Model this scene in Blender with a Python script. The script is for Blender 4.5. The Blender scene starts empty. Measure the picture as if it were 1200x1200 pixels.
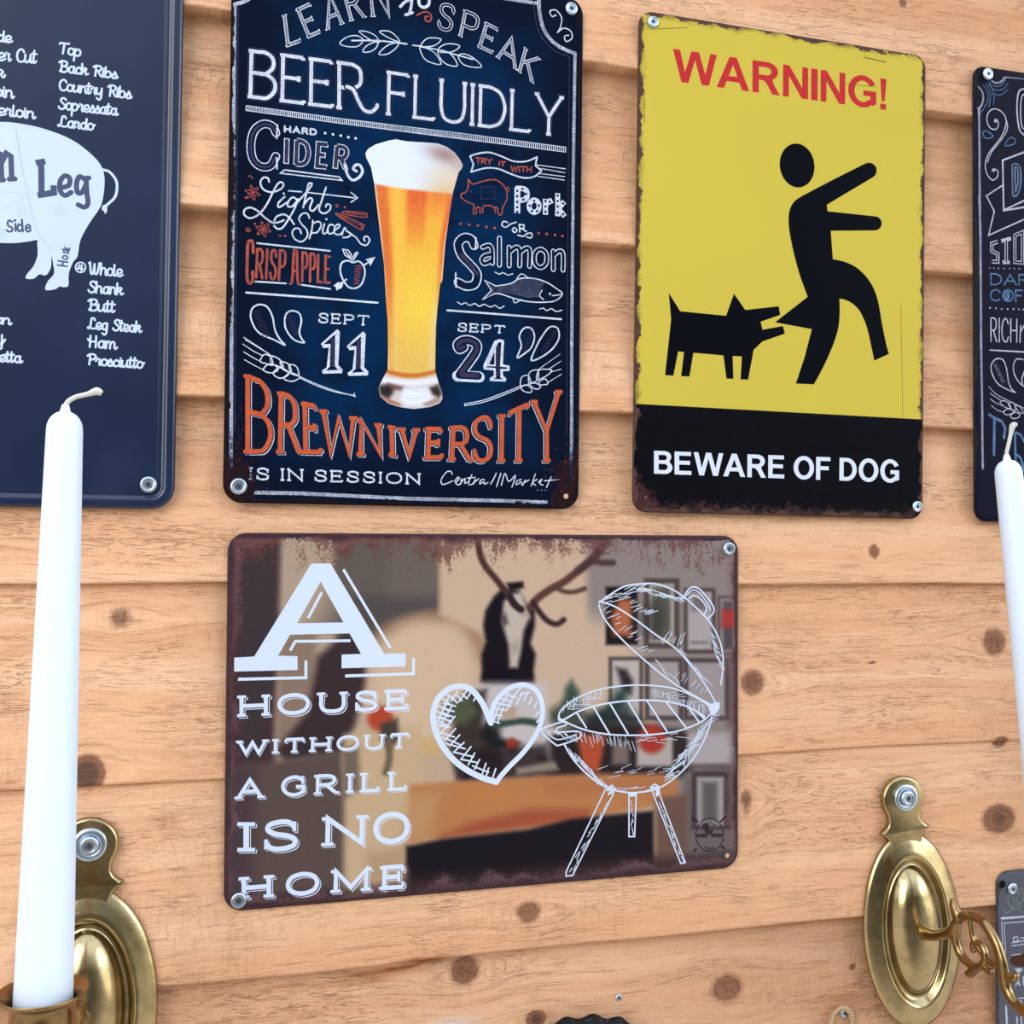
import bpy, math, random
import numpy as np
from mathutils import Vector, Matrix, geometry
random.seed(7)

# ------------------------------------------------------------------ camera, sky, sun, exposure
SC = bpy.context.scene
COL = SC.collection
CAM_R = np.array([[0.9609200612213137, -0.010919999478789376, -0.2766105376767112],
                  [0.017110523997790814, 0.9996540310815425, 0.019976188599014923],
                  [0.27629669905906773, -0.02392847161449366, 0.9607744596601465]])   # rows: right, down, forward (x, -z, y)
CAM_C = np.array([-0.1116272, 0.16712524, -0.59669916])
CAM_F = 1273.0
cam_d = bpy.data.cameras.new('camera')
cam_d.sensor_width = 36.0
cam_d.lens = CAM_F / 1200.0 * 36.0
cam_d.clip_start = 0.02
cam = bpy.data.objects.new('camera', cam_d)
COL.objects.link(cam)
def _bl(v): return Vector((v[0], v[2], -v[1]))
_r, _d, _f = _bl(CAM_R[0]), _bl(CAM_R[1]), _bl(CAM_R[2])
M = Matrix.Identity(4)
for i in range(3):
    M[i][0] = _r[i]; M[i][1] = -_d[i]; M[i][2] = -_f[i]; M[i][3] = _bl(CAM_C)[i]
cam.matrix_world = M
SC.camera = cam

world = bpy.data.worlds.new('world'); SC.world = world
world.use_nodes = True
wn = world.node_tree; wn.nodes.clear()
w_out = wn.nodes.new('ShaderNodeOutputWorld'); w_bg = wn.nodes.new('ShaderNodeBackground')
w_tc = wn.nodes.new('ShaderNodeTexCoord'); w_sep = wn.nodes.new('ShaderNodeSeparateXYZ')
w_ns = wn.nodes.new('ShaderNodeTexNoise'); w_ns.inputs['Scale'].default_value = 3.2; w_ns.inputs['Detail'].default_value = 5
w_ma = wn.nodes.new('ShaderNodeMath'); w_ma.operation = 'MULTIPLY_ADD'
w_mr = wn.nodes.new('ShaderNodeMapRange'); w_mr.inputs['From Min'].default_value = -1; w_mr.inputs['From Max'].default_value = 1
w_cr = wn.nodes.new('ShaderNodeValToRGB')
wn.links.new(w_tc.outputs['Generated'], w_sep.inputs[0]); wn.links.new(w_tc.outputs['Generated'], w_ns.inputs['Vector'])
wn.links.new(w_ns.outputs['Fac'], w_ma.inputs[0]); w_ma.inputs[1].default_value = 0.35
wn.links.new(w_sep.outputs['Z'], w_ma.inputs[2]); wn.links.new(w_ma.outputs[0], w_mr.inputs['Value'])
wn.links.new(w_mr.outputs[0], w_cr.inputs[0]); w_dot = wn.nodes.new('ShaderNodeVectorMath'); w_dot.operation = 'DOT_PRODUCT'; w_dot.inputs[1].default_value = (0.0, -0.99, -0.1)
wn.links.new(w_tc.outputs['Generated'], w_dot.inputs[0])
w_sp = wn.nodes.new('ShaderNodeMapRange'); w_sp.interpolation_type = 'SMOOTHSTEP'
w_sp.inputs['From Min'].default_value = 0.70; w_sp.inputs['From Max'].default_value = 0.97; w_sp.inputs['To Min'].default_value = 1.0; w_sp.inputs['To Max'].default_value = 0.22
wn.links.new(w_dot.outputs['Value'], w_sp.inputs['Value'])
w_dr = wn.nodes.new('ShaderNodeVectorMath'); w_dr.operation = 'DOT_PRODUCT'; w_dr.inputs[1].default_value = (0.86, -0.48, 0.16)
wn.links.new(w_tc.outputs['Generated'], w_dr.inputs[0])
w_rt = wn.nodes.new('ShaderNodeMapRange'); w_rt.interpolation_type = 'SMOOTHSTEP'
w_rt.inputs['From Min'].default_value = 0.90; w_rt.inputs['From Max'].default_value = 0.96; w_rt.inputs['To Min'].default_value = 0.0; w_rt.inputs['To Max'].default_value = 2.4
wn.links.new(w_dr.outputs['Value'], w_rt.inputs['Value'])
w_ad = wn.nodes.new('ShaderNodeMath'); w_ad.operation = 'ADD'
wn.links.new(w_sp.outputs[0], w_ad.inputs[0]); wn.links.new(w_rt.outputs[0], w_ad.inputs[1])
w_vm = wn.nodes.new('ShaderNodeVectorMath'); w_vm.operation = 'SCALE'
wn.links.new(w_cr.outputs[0], w_vm.inputs[0]); wn.links.new(w_ad.outputs[0], w_vm.inputs['Scale']); wn.links.new(w_vm.outputs[0], w_bg.inputs[0]); wn.links.new(w_bg.outputs[0], w_out.inputs[0])
els = w_cr.color_ramp.elements
els[0].position = 0.0; els[0].color = (0.50, 0.47, 0.44, 1)          # ground
els[1].position = 1.0; els[1].color = (1.05, 1.20, 1.45, 1)          # overcast sky
for p, c in ((0.40, (0.62, 0.58, 0.54)), (0.56, (0.40, 0.40, 0.38)), (0.63, (0.30, 0.34, 0.33)), (0.69, (0.9, 1.0, 1.12))):
    e = els.new(p); e.color = (*c, 1)
w_bg.inputs[1].default_value = 1.0

day_d = bpy.data.lights.new('daylight_opening', 'AREA'); day_d.shape = 'RECTANGLE'; day_d.size = 1.3; day_d.size_y = 1.6; day_d.energy = 17.0; day_d.color = (1.0, 0.99, 0.98)
day = bpy.data.objects.new('daylight_opening', day_d); COL.objects.link(day)
day.location = (-1.25, -1.45, 0.45)
day.rotation_euler = (Vector((0.0, 0.0, -0.15)) - Vector(day.location)).to_track_quat('-Z', 'Y').to_euler()

SC.view_settings.view_transform = 'Standard'
SC.view_settings.look = 'None'
SC.view_settings.gamma = 1.0
SC.view_settings.use_curve_mapping = False
SC.view_settings.exposure = 0.70

# ------------------------------------------------------------------ helpers
def s2l(c):
    return tuple(((v / 255.0) / 12.92 if v / 255.0 <= 0.04045 else ((v / 255.0 + 0.055) / 1.055) ** 2.4) for v in c)
GAIN = (1.5, 1.5, 1.5)
def alb(c):
    """surface colour for an observed 8-bit colour under this scene's daylight"""
    l = s2l(c)
    return tuple(min(0.95, l[i] / GAIN[i]) for i in range(3))
def W(px, py, y=0.0):
    """a point measured on the photograph, carried onto the wall-parallel plane at depth y"""
    d = CAM_R.T @ np.array([(px - 600.0) / CAM_F, (py - 600.0) / CAM_F, 1.0])
    s = (y - CAM_C[2]) / d[2]
    q = CAM_C + s * d
    return (float(q[0]), float(-q[1]))
def WX(px, py, x):
    """the same for the vertical plane at a given x: returns (y, z)"""
    d = CAM_R.T @ np.array([(px - 600.0) / CAM_F, (py - 600.0) / CAM_F, 1.0])
    s = (x - CAM_C[0]) / d[0]
    q = CAM_C + s * d
    return (float(q[2]), float(-q[1]))
def tag(o, label=None, cat=None, group=None, kind=None):
    if label: o['label'] = label
    if cat: o['category'] = cat
    if group: o['group'] = group
    if kind: o['kind'] = kind
    return o
def empty(name, loc, label=None, cat=None, group=None, roty=0.0):
    o = bpy.data.objects.new(name, None); o.empty_display_size = 0.02
    COL.objects.link(o); o.location = loc; o.rotation_euler = (0, roty, 0)
    return tag(o, label, cat, group)
def link_mesh(name, verts, faces, mat, parent=None, smooth=False):
    me = bpy.data.meshes.new(name)
    me.from_pydata([tuple(v) for v in verts], [], [tuple(f) for f in faces])
    me.validate(); me.update()
    if smooth:
        me.polygons.foreach_set('use_smooth', [True] * len(me.polygons))
    if mat: me.materials.append(mat)
    o = bpy.data.objects.new(name, me); COL.objects.link(o)
    if parent: o.parent = parent
    return o

class NT:
    """small wrapper for building node materials"""
    def __init__(self, name):
        self.m = bpy.data.materials.new(name); self.m.use_nodes = True
        self.t = self.m.node_tree; self.t.nodes.clear()
        self.out = self.t.nodes.new('ShaderNodeOutputMaterial')
        self.b = self.t.nodes.new('ShaderNodeBsdfPrincipled')
        self.t.links.new(self.b.outputs[0], self.out.inputs[0])
    def n(self, ty, **kw):
        x = self.t.nodes.new(ty)
        for k, v in kw.items(): setattr(x, k, v)
        return x
    def l(self, a, b): self.t.links.new(a, b)
    def set(self, sock, v):
        if hasattr(v, 'is_output') or isinstance(v, bpy.types.NodeSocket): self.l(v, sock)
        else: sock.default_value = v
    def math(self, op, a, b=None, c=None, clamp=False):
        x = self.n('ShaderNodeMath', operation=op, use_clamp=clamp)
        self.set(x.inputs[0], a)
        if b is not None: self.set(x.inputs[1], b)
        if c is not None: self.set(x.inputs[2], c)
        return x.outputs[0]
    def mix(self, f, a, b):
        x = self.n('ShaderNodeMix', data_type='RGBA')
        self.set(x.inputs[0], f)
        self.set(x.inputs[6], (*a, 1) if isinstance(a, tuple) and len(a) == 3 else a)
        self.set(x.inputs[7], (*b, 1) if isinstance(b, tuple) and len(b) == 3 else b)
        return x.outputs[2]
    def step(self, v, a, b, lo=0.0, hi=1.0):
        x = self.n('ShaderNodeMapRange', interpolation_type='SMOOTHSTEP')
        self.set(x.inputs['Value'], v)
        x.inputs['From Min'].default_value = a; x.inputs['From Max'].default_value = b
        x.inputs['To Min'].default_value = lo; x.inputs['To Max'].default_value = hi
        return x.outputs[0]
    def obj(self): return self.n('ShaderNodeTexCoord').outputs['Object']
    def mapping(self, v, scale=(1, 1, 1), loc=(0, 0, 0)):
        x = self.n('ShaderNodeMapping'); self.l(v, x.inputs[0])
        x.inputs['Scale'].default_value = scale; x.inputs['Location'].default_value = loc
        return x.outputs[0]
    def noise(self, v, scale, detail=4, rough=0.5, dist=0.0):
        x = self.n('ShaderNodeTexNoise'); self.l(v, x.inputs['Vector'])
        x.inputs['Scale'].default_value = scale; x.inputs['Detail'].default_value = detail
        x.inputs['Roughness'].default_value = rough; x.inputs['Distortion'].default_value = dist
        return x.outputs['Fac']
    def attr(self, name):
        return self.n('ShaderNodeAttribute', attribute_name=name)
    def sep(self, v):
        x = self.n('ShaderNodeSeparateXYZ'); self.l(v, x.inputs[0]); return x.outputs
    def fin(self, col, rough=0.5, spec=0.5, metal=0.0):
        self.set(self.b.inputs['Base Color'], (*col, 1) if isinstance(col, tuple) and len(col) == 3 else col)
        self.set(self.b.inputs['Roughness'], rough)
        self.b.inputs['Specular IOR Level'].default_value = spec
        self.set(self.b.inputs['Metallic'], metal)
        return self.m
    def bump(self, h, strength, dist):
        x = self.n('ShaderNodeBump'); x.inputs['Strength'].default_value = strength; x.inputs['Distance'].default_value = dist
        self.l(h, x.inputs['Height']); self.l(x.outputs[0], self.b.inputs['Normal'])

# ---- vector drawing: points measured on the photograph, given in the frame of the crop they were read from
CROP = {'b1': (260, 0, 5.4545), 'b2': (470, 0, 5.4545), 'b3': (260, 200, 5.4545), 'b4': (470, 200, 5.4545),
        'b5': (260, 400, 5.4545), 'b6': (470, 400, 5.4545), 'lt': (280, 200, 7.5), 'g1': (410, 150, 6.6667),
        'g2': (410, 310, 6.6667), 'q': (500, 420, 6.6667), 'pg': (0, 130, 5.4545), 'p1': (0, 0, 4), 'p2': (0, 300, 4),
        'y1': (730, 0, 3.2432), 'y2': (730, 300, 3.2432), 'd1': (1130, 70, 6.6667), 'd2': (1130, 230, 6.6667),
        'd3': (1130, 390, 6.6667), 's1': (1150, 1010, 6.3158), 'a1': (250, 610, 3.871), 'a2': (250, 850, 4.8),
        'h': (500, 790, 8), 'r1': (640, 660, 5.2174), 'r2': (620, 820, 4.6154), 'l': (330, 0, 5.7143),
        'w1': (0, 20, 10), 'w2': (0, 360, 17.15), 'e7': (480, 620, 5.4545), 'e8': (660, 620, 5.4545),
        'h1': (480, 780, 4.2857), 'k': (790, 930, 12), 's6': (1080, 1000, 6), 's4': (960, 880, 3.75), 'px': (0, 0, 1)}
def pts(s, c='px'):
    ox, oy, k = CROP[c]
    return [(ox + float(a.split(',')[0]) / k, oy + float(a.split(',')[1]) / k) for a in s.split()]
def catmull(p, closed=False, n=6):
    if len(p) < 3: return list(p)
    out = []
    m = len(p)
    segs = m if closed else m - 1
    for i in range(segs):
        if closed: a, b, c, d = p[(i - 1) % m], p[i], p[(i + 1) % m], p[(i + 2) % m]
        else: a, b, c, d = p[max(i - 1, 0)], p[i], p[i + 1], p[min(i + 2, m - 1)]
        for k in range(n):
            t = k / n
            out.append(tuple(0.5 * (2 * b[j] + (c[j] - a[j]) * t + (2 * a[j] - 5 * b[j] + 4 * c[j] - d[j]) * t * t + (3 * b[j] - a[j] - 3 * c[j] + d[j]) * t ** 3) for j in range(2)))
    if not closed: out.append(tuple(p[-1]))
    return out

class Sign:
    """a wall sign: root empty, local (x, z) in metres, ink layers painted one above the other"""
    def __init__(self, name, cx, cz, w, h, rot, label, cat, thick=0.0012, back=0.0):
        self.cx, self.cz, self.w, self.h = cx, cz, w, h
        self.t = thick; self.back = back
        self.root = empty(name, (cx, -back, cz), label, cat, roty=-rot)
        self.c, self.s = math.cos(rot), math.sin(rot)
        self.k = 0
        self.cols = {}
        self.cur = None
    def loc(self, p):
        """photo point -> local"""
        x, z = W(p[0], p[1], -self.back - self.t)
        x -= self.cx; z -= self.cz
        return (self.c * x + self.s * z, -self.s * x + self.c * z)
    def layer(self, name, mat):
        return dict(name=name, m=mat)
    def part(self, name=None):
        """following ink goes into this printed part (None: into the part named after its layer)"""
        self.cur = name
    def buf(self, L):
        if 'v' in L: return L
        key = self.cur or L['name']
        d = self.cols.setdefault(key, {})
        return d.setdefault(id(L['m']), dict(v=[], f=[], m=L['m'], paint=L.get('paint')))
    def depth(self):
        self.k += 1
        return -self.t - 4e-6 - self.k * 2.5e-7
    def poly(self, L, q):
        """fill a polygon given in local coordinates"""
        L = self.buf(L); y = self.depth(); n0 = len(L['v'])
        L['v'] += [(a, y, b) for a, b in q]
        for tri in geometry.tessellate_polygon([[Vector((a, b, 0)) for a, b in q]]):
            L['f'].append([n0 + i for i in tri])
    def ribbon(self, L, q, w, closed=False, cap=True):
        """a stroke of width w (metres) along local points, mitred joins, rounded ends"""
        L = self.buf(L)
        r = [q[0]]
        for a in q[1:]:
            if math.hypot(a[0] - r[-1][0], a[1] - r[-1][1]) > 2e-5: r.append(a)
        if closed and len(r) > 2 and math.hypot(r[0][0] - r[-1][0], r[0][1] - r[-1][1]) < 2e-5: r.pop()
        q = r; m = len(q)
        if m < 2: return self.dot(L, q[0], w / 2)
        y = self.depth(); n0 = len(L['v']); hw = w / 2
        def nrm(a, b):
            dx, dz = b[0] - a[0], b[1] - a[1]; l = math.hypot(dx, dz) or 1e-9
            return (-dz / l, dx / l)
        for i in range(m):
            pa = q[i - 1] if (i > 0 or closed) else None
            pb = q[(i + 1) % m] if (i < m - 1 or closed) else None
            if pa is None: nx, nz = nrm(q[i], pb); k = 1
            elif pb is None: nx, nz = nrm(pa, q[i]); k = 1
            else:
                a, b = nrm(pa, q[i]), nrm(q[i], pb)
                sx, sz = a[0] + b[0], a[1] + b[1]; l = math.hypot(sx, sz)
                if l < 0.35: nx, nz, k = a[0], a[1], 1
                else:
                    nx, nz = sx / l, sz / l
                    k = min(1.0 / max(0.2, nx * a[0] + nz * a[1]), 2.2)
            yi = y - 1.0e-7 * i / m
            L['v'].append((q[i][0] + nx * hw * k, yi, q[i][1] + nz * hw * k))
            L['v'].append((q[i][0] - nx * hw * k, yi, q[i][1] - nz * hw * k))
        for i in range(m if closed else m - 1):
            a = n0 + 2 * i; b = n0 + 2 * ((i + 1) % m)
            L['f'].append((a, a + 1, b + 1, b))
        if cap and not closed:
            for p, o, yc in ((q[0], q[1], y + 2e-8), (q[-1], q[-2], y - 1.2e-7)):
                a0 = math.atan2(p[1] - o[1], p[0] - o[0]); n1 = len(L['v'])
                for j in range(7):
                    a = a0 - math.pi / 2 + j * math.pi / 6
                    L['v'].append((p[0] + hw * math.cos(a), yc, p[1] + hw * math.sin(a)))
                L['f'].append(list(range(n1, n1 + 7)))
    def dot(self, L, c, r, ry=None, n=14):
        L = self.buf(L); y = self.depth(); n0 = len(L['v'])
        for i in range(n):
            a = 2 * math.pi * i / n
            L['v'].append((c[0] + r * math.cos(a), y, c[1] + (ry or r) * math.sin(a)))
        L['f'].append(list(range(n0, n0 + n)))
    # --- photo-space front ends; widths in mm
    def S(self, L, s, c, w, smooth=True, closed=False, cap=True):
        for part in s.split(';'):
            p = [self.loc(a) for a in pts(part, c)]
            if smooth: p = catmull(p, closed)
            self.ribbon(L, p, w / 1000.0, closed, cap)
    def F(self, L, s, c, smooth=False):
        for part in s.split(';'):
            p = [self.loc(a) for a in pts(part, c)]
            if smooth: p = catmull(p, True)
            self.poly(L, p)
    def D(self, L, s, c, r):
        for a in pts(s, c): self.dot(L, self.loc(a), r / 1000.0)
    def outlined(self, Lw, Ld, s, c, w, line=0.45, smooth=True, closed=False):
        self.S(Lw, s, c, w, smooth, closed); self.S(Ld, s, c, w - 2 * line, smooth, closed)
    def glyphs(self, text, quad, font, space=0.22):
        """lay a word out in a quad (TL TR BR BL photo points): list of (strokes, serifs) in local coordinates"""
        q = [self.loc(p) for p in quad]
        tot = 0; lay = []
        for ch in text:
            if ch == ' ': tot += 0.45; continue
            wd = font[ch][0]; lay.append((ch, tot)); tot += wd + space
        tot -= space
        tot = max(tot, 1e-3)
        def mp(u, v):
            return tuple((q[3][i] * (1 - u) + q[2][i] * u) * (1 - v) + (q[0][i] * (1 - u) + q[1][i] * u) * v for i in range(2))
        out = []
        for ch, x0 in lay:
            wd, strokes, hs, vs = font[ch]
            st = []
            for kind, p in strokes:
                pp = catmull(p, kind == 'o', 5) if kind != '-' else p
                st.append((kind == 'o', [mp((x0 + a) / tot, b) for a, b in pp]))
            sr = [(mp((x0 + a) / tot, b), e, 'h') for a, b, e in hs] + [(mp((x0 + a) / tot, b), e, 'v') for a, b, e in vs]
            out.append((st, sr))
        ux = (q[2][0] - q[3][0], q[2][1] - q[3][1]); l = math.hypot(*ux) or 1; ux = (ux[0] / l, ux[1] / l)
        uz = (q[0][0] - q[3][0], q[0][1] - q[3][1]); l = math.hypot(*uz) or 1; uz = (uz[0] / l, uz[1] / l)
        return out, ux, uz
    def text(self, L, text, quad, w, font=None, serif=0.0, c='px', space=0.22, off=(0, 0), cap=None, sw=None):
        """w: stroke mm, serif: slab half-length mm"""
        if isinstance(quad, str): quad = pts(quad, c)
        font = font or CAPS
        gl, ux, uz = self.glyphs(text, quad, font, space)
        ox, oz = off[0] / 1000, off[1] / 1000
        cap = (serif == 0) if cap is None else cap
        sw = (sw or w) / 1000
        for st, sr in gl:
            for closed, p in st:
                self.ribbon(L, [(a + ox, b + oz) for a, b in p], w / 1000, closed, cap)
            if serif:
                e = serif / 1000
                for (a, b), side, kind in sr:
                    u = ux if kind == 'h' else uz
                    lo = -e if side <= 0 else 0; hi = e if side >= 0 else 0
                    self.ribbon(L, [(a + ox + u[0] * lo, b + oz + u[1] * lo), (a + ox + u[0] * hi, b + oz + u[1] * hi)], sw, cap=False)
    def bold(self, L, text, quad, c='px', gap=.095):
        """heavy plain sans capitals (flat ends) fitted to a quad"""
        q = [self.loc(p) for p in (pts(quad, c) if isinstance(quad, str) else quad)]
        L = self.buf(L); x = 0; lay = []
        for ch in text:
            if ch == ' ': x += .34; continue
            if lay and lay[-1][2] + ch in ('WA', 'AW'): x -= .1
            w, shapes = BOLD[ch]; lay.append((x, shapes, ch)); x += w + gap
        tot = x - gap
        def mp(u, v):
            u /= tot
            return tuple((q[3][i] * (1 - u) + q[2][i] * u) * (1 - v) + (q[0][i] * (1 - u) + q[1][i] * u) * v for i in range(2))
        for x0, shapes, _ in lay:
            for loops in shapes:
                y = self.depth(); n0 = len(L['v'])
                lp = [[mp(x0 + a, b) for a, b in l] for l in loops]
                for l in lp: L['v'] += [(a, y, b) for a, b in l]
                for tri in geometry.tessellate_polygon([[Vector((a, b, 0)) for a, b in l] for l in lp]):
                    L['f'].append([n0 + k for k in tri])
    def grid(self, name, mat, outline, colour, nu, nv):
        """a printed area bounded by a photo-space outline (single span per row), with per-point print colours"""
        P = np.array(outline); y0, y1 = P[:, 1].min(), P[:, 1].max()
        Q = np.roll(P, -1, 0)
        rows = []
        for yy in np.linspace(y0 + 0.05, y1 - 0.05, nv):
            m = ((P[:, 1] <= yy) & (Q[:, 1] > yy)) | ((Q[:, 1] <= yy) & (P[:, 1] > yy))
            xs = P[m, 0] + (yy - P[m, 1]) / (Q[m, 1] - P[m, 1]) * (Q[m, 0] - P[m, 0])
            rows.append([(x, yy) for x in np.linspace(xs.min(), xs.max(), nu)])
        flat = np.array(rows).reshape(-1, 2)
        cols = colour(flat[:, 0], flat[:, 1])
        y = self.depth()
        v = [(lambda q: (q[0], y, q[1]))(self.loc(p)) for p in flat]
        f = [(j * nu + i, (j + 1) * nu + i, (j + 1) * nu + i + 1, j * nu + i + 1) for j in range(nv - 1) for i in range(nu - 1)]
        o = link_mesh(name, v, f, mat, self.root)
        colour_attr(o.data, cols)
        return o
    def build(self, parts):
        for name, mats in self.cols.items():
            v, f, mi, pc = [], [], [], []
            ml = []
            for d in mats.values():
                n0 = len(v); v += d['v']; f += [[n0 + i for i in q] for q in d['f']]
                mi += [len(ml)] * len(d['f']); ml.append(d['m'])
                pc.append(d['paint'](np.array([(a, b) for a, _, b in d['v']])) if d['paint'] else np.zeros((len(d['v']), 3)))
            name = name.split('#')[0]
            me = bpy.data.meshes.new(name)
            me.from_pydata(v, [], f)
            for m in ml: me.materials.append(m)
            me.polygons.foreach_set('material_index', mi)
            me.update()
            o = bpy.data.objects.new(name, me); COL.objects.link(o); o.parent = self.root
            if any(d['paint'] for d in mats.values()): colour_attr(me, np.concatenate(pc))
def colour_attr(me, srgb):
    a = me.color_attributes.new('print', 'FLOAT_COLOR', 'POINT')
    c = np.asarray(srgb, float) / 255.0
    lin = np.where(c <= 0.04045, c / 12.92, ((c + 0.055) / 1.055) ** 2.4) / np.array(GAIN)
    a.data.foreach_set('color', np.c_[np.clip(lin, 0, .95), np.ones(len(lin))].astype(np.float32).ravel())

def rrect(w, h, r, n=8):
    out = []
    for cx, cz, a0 in ((w / 2 - r, h / 2 - r, 0), (-w / 2 + r, h / 2 - r, 90), (-w / 2 + r, -h / 2 + r, 180), (w / 2 - r, -h / 2 + r, 270)):
        for i in range(n + 1):
            a = math.radians(a0 + 90 * i / n)
            out.append((cx + r * math.cos(a), cz + r * math.sin(a)))
    return out
def plate(sign, mat, prof, r=0.010, name='plate'):
    """pressed tin plate: profile is a list of (inset, forward) steps in mm from the outer rim inward"""
    v, f = [], []
    m = None
    for ins, fw in prof:
        i = ins / 1000
        ring = rrect(sign.w - 2 * i, sign.h - 2 * i, max(r - i, 0.0012))
        m = len(ring)
        v += [(a, -fw / 1000, b) for a, b in ring]
    for k in range(len(prof) - 1):
        for i in range(m):
            a, b = k * m + i, k * m + (i + 1) % m
            f.append((a, b, b + m, a + m))
    f.append(list(range((len(prof) - 1) * m, len(prof) * m)))
    f.append(list(reversed(range(m))))
    o = link_mesh(name, v, f, mat, sign.root, smooth=True)
    for p in o.data.polygons[-2:]: p.use_smooth = False
    return o

# ------------------------------------------------------------------ stroke alphabets: width, strokes, slab positions
def G(w, strokes, hs='', vs=''):
    st = []
    for s in strokes.split(';'):
        kind = '-'
        if s[0] in '~o': kind, s = s[0], s[1:]
        st.append((kind, [tuple(float(t) for t in a.split(',')) for a in s.split()]))
    f = lambda q: [tuple(float(t) for t in a.split(',')) for a in q.split()] if q else []
    return (w, st, f(hs), f(vs))
CAPS = {
 'A': G(.9, '0,0 .45,1 .9,0;.16,.34 .74,.34', '0,0,0 .9,0,0'),
 'B': G(.68, '0,0 0,1;~0,1 .2,1 .4,1 .6,.9 .62,.7 .42,.54 .2,.53 0,.53;~0,.53 .2,.53 .45,.52 .66,.4 .68,.2 .48,.02 .2,0 0,0', '0,0,-1 0,1,-1'),
 'C': G(.8, '~.78,.78 .62,.95 .4,1 .12,.85 0,.5 .12,.15 .4,0 .64,.05 .8,.22', '', '.78,.8,0'),
 'D': G(.78, '0,0 0,1;~0,1 .15,1 .35,.99 .64,.86 .78,.5 .64,.14 .35,.01 .15,0 0,0', '0,0,-1 0,1,-1'),
 'E': G(.6, '.58,1 0,1 0,0 .62,0;0,.52 .46,.52', '0,0,-1 0,1,-1', '.58,1,-1 .62,0,1 .46,.52,0'),
 'F': G(.58, '.58,1 0,1 0,0;0,.52 .44,.52', '0,0,0 0,1,-1', '.58,1,-1 .44,.52,0'),
 'G': G(.82, '~.76,.8 .62,.95 .4,1 .12,.85 0,.5 .12,.15 .4,0 .66,.06 .8,.2;.8,.12 .8,.45 .5,.45', '', '.76,.82,0'),
 'H': G(.75, '0,0 0,1;.75,0 .75,1;0,.5 .75,.5', '0,0,0 0,1,0 .75,0,0 .75,1,0'),
 'I': G(.06, '.03,0 .03,1', '.03,0,0 .03,1,0'),
 'K': G(.72, '0,0 0,1;.68,1 0,.38;.22,.58 .72,0', '0,0,0 0,1,0 .68,1,0 .72,0,0'),
 'L': G(.58, '0,1 0,0 .58,0', '0,1,0 0,0,-1', '.58,0,1'),
 'M': G(.96, '0,0 0,1 .48,.15 .96,1 .96,0', '0,0,0 .96,0,0 0,1,-1 .96,1,1'),
 'N': G(.75, '0,0 0,1 .75,0 .75,1', '0,0,0 0,1,-1 .75,1,0'),
 'O': G(.9, 'o.45,1 .12,.86 0,.5 .12,.14 .45,0 .78,.14 .9,.5 .78,.86'),
 'P': G(.64, '0,0 0,1;~0,1 .2,1 .42,.99 .62,.88 .62,.6 .42,.47 .2,.46 0,.46', '0,0,0 0,1,-1'),
 'R': G(.7, '0,0 0,1;~0,1 .2,1 .42,.99 .62,.88 .62,.62 .42,.49 .2,.48 0,.48;.32,.48 .7,0', '0,0,0 0,1,-1 .7,0,1'),
 'S': G(.62, '~.6,.78 .5,.95 .32,1 .08,.92 .04,.72 .2,.56 .45,.47 .61,.32 .58,.1 .34,0 .12,.04 0,.22', '', '.6,.8,0 0,.2,0'),
 'T': G(.8, '0,1 .8,1;.4,1 .4,0', '.4,0,0', '0,1,-1 .8,1,-1'),
 'U': G(.72, '~0,1 0,.7 0,.35 .1,.08 .36,0 .62,.08 .72,.35 .72,.7 .72,1', '0,1,0 .72,1,0'),
 'V': G(.84, '0,1 .42,0 .84,1', '0,1,0 .84,1,0'),
 'W': G(1.15, '0,1 .29,0 .575,.9 .86,0 1.15,1', '0,1,0 1.15,1,0'),
 'Y': G(.8, '0,1 .4,.45 .8,1;.4,.45 .4,0', '0,1,0 .8,1,0 .4,0,0'),
}
SCRIPT = dict(CAPS)
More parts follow.
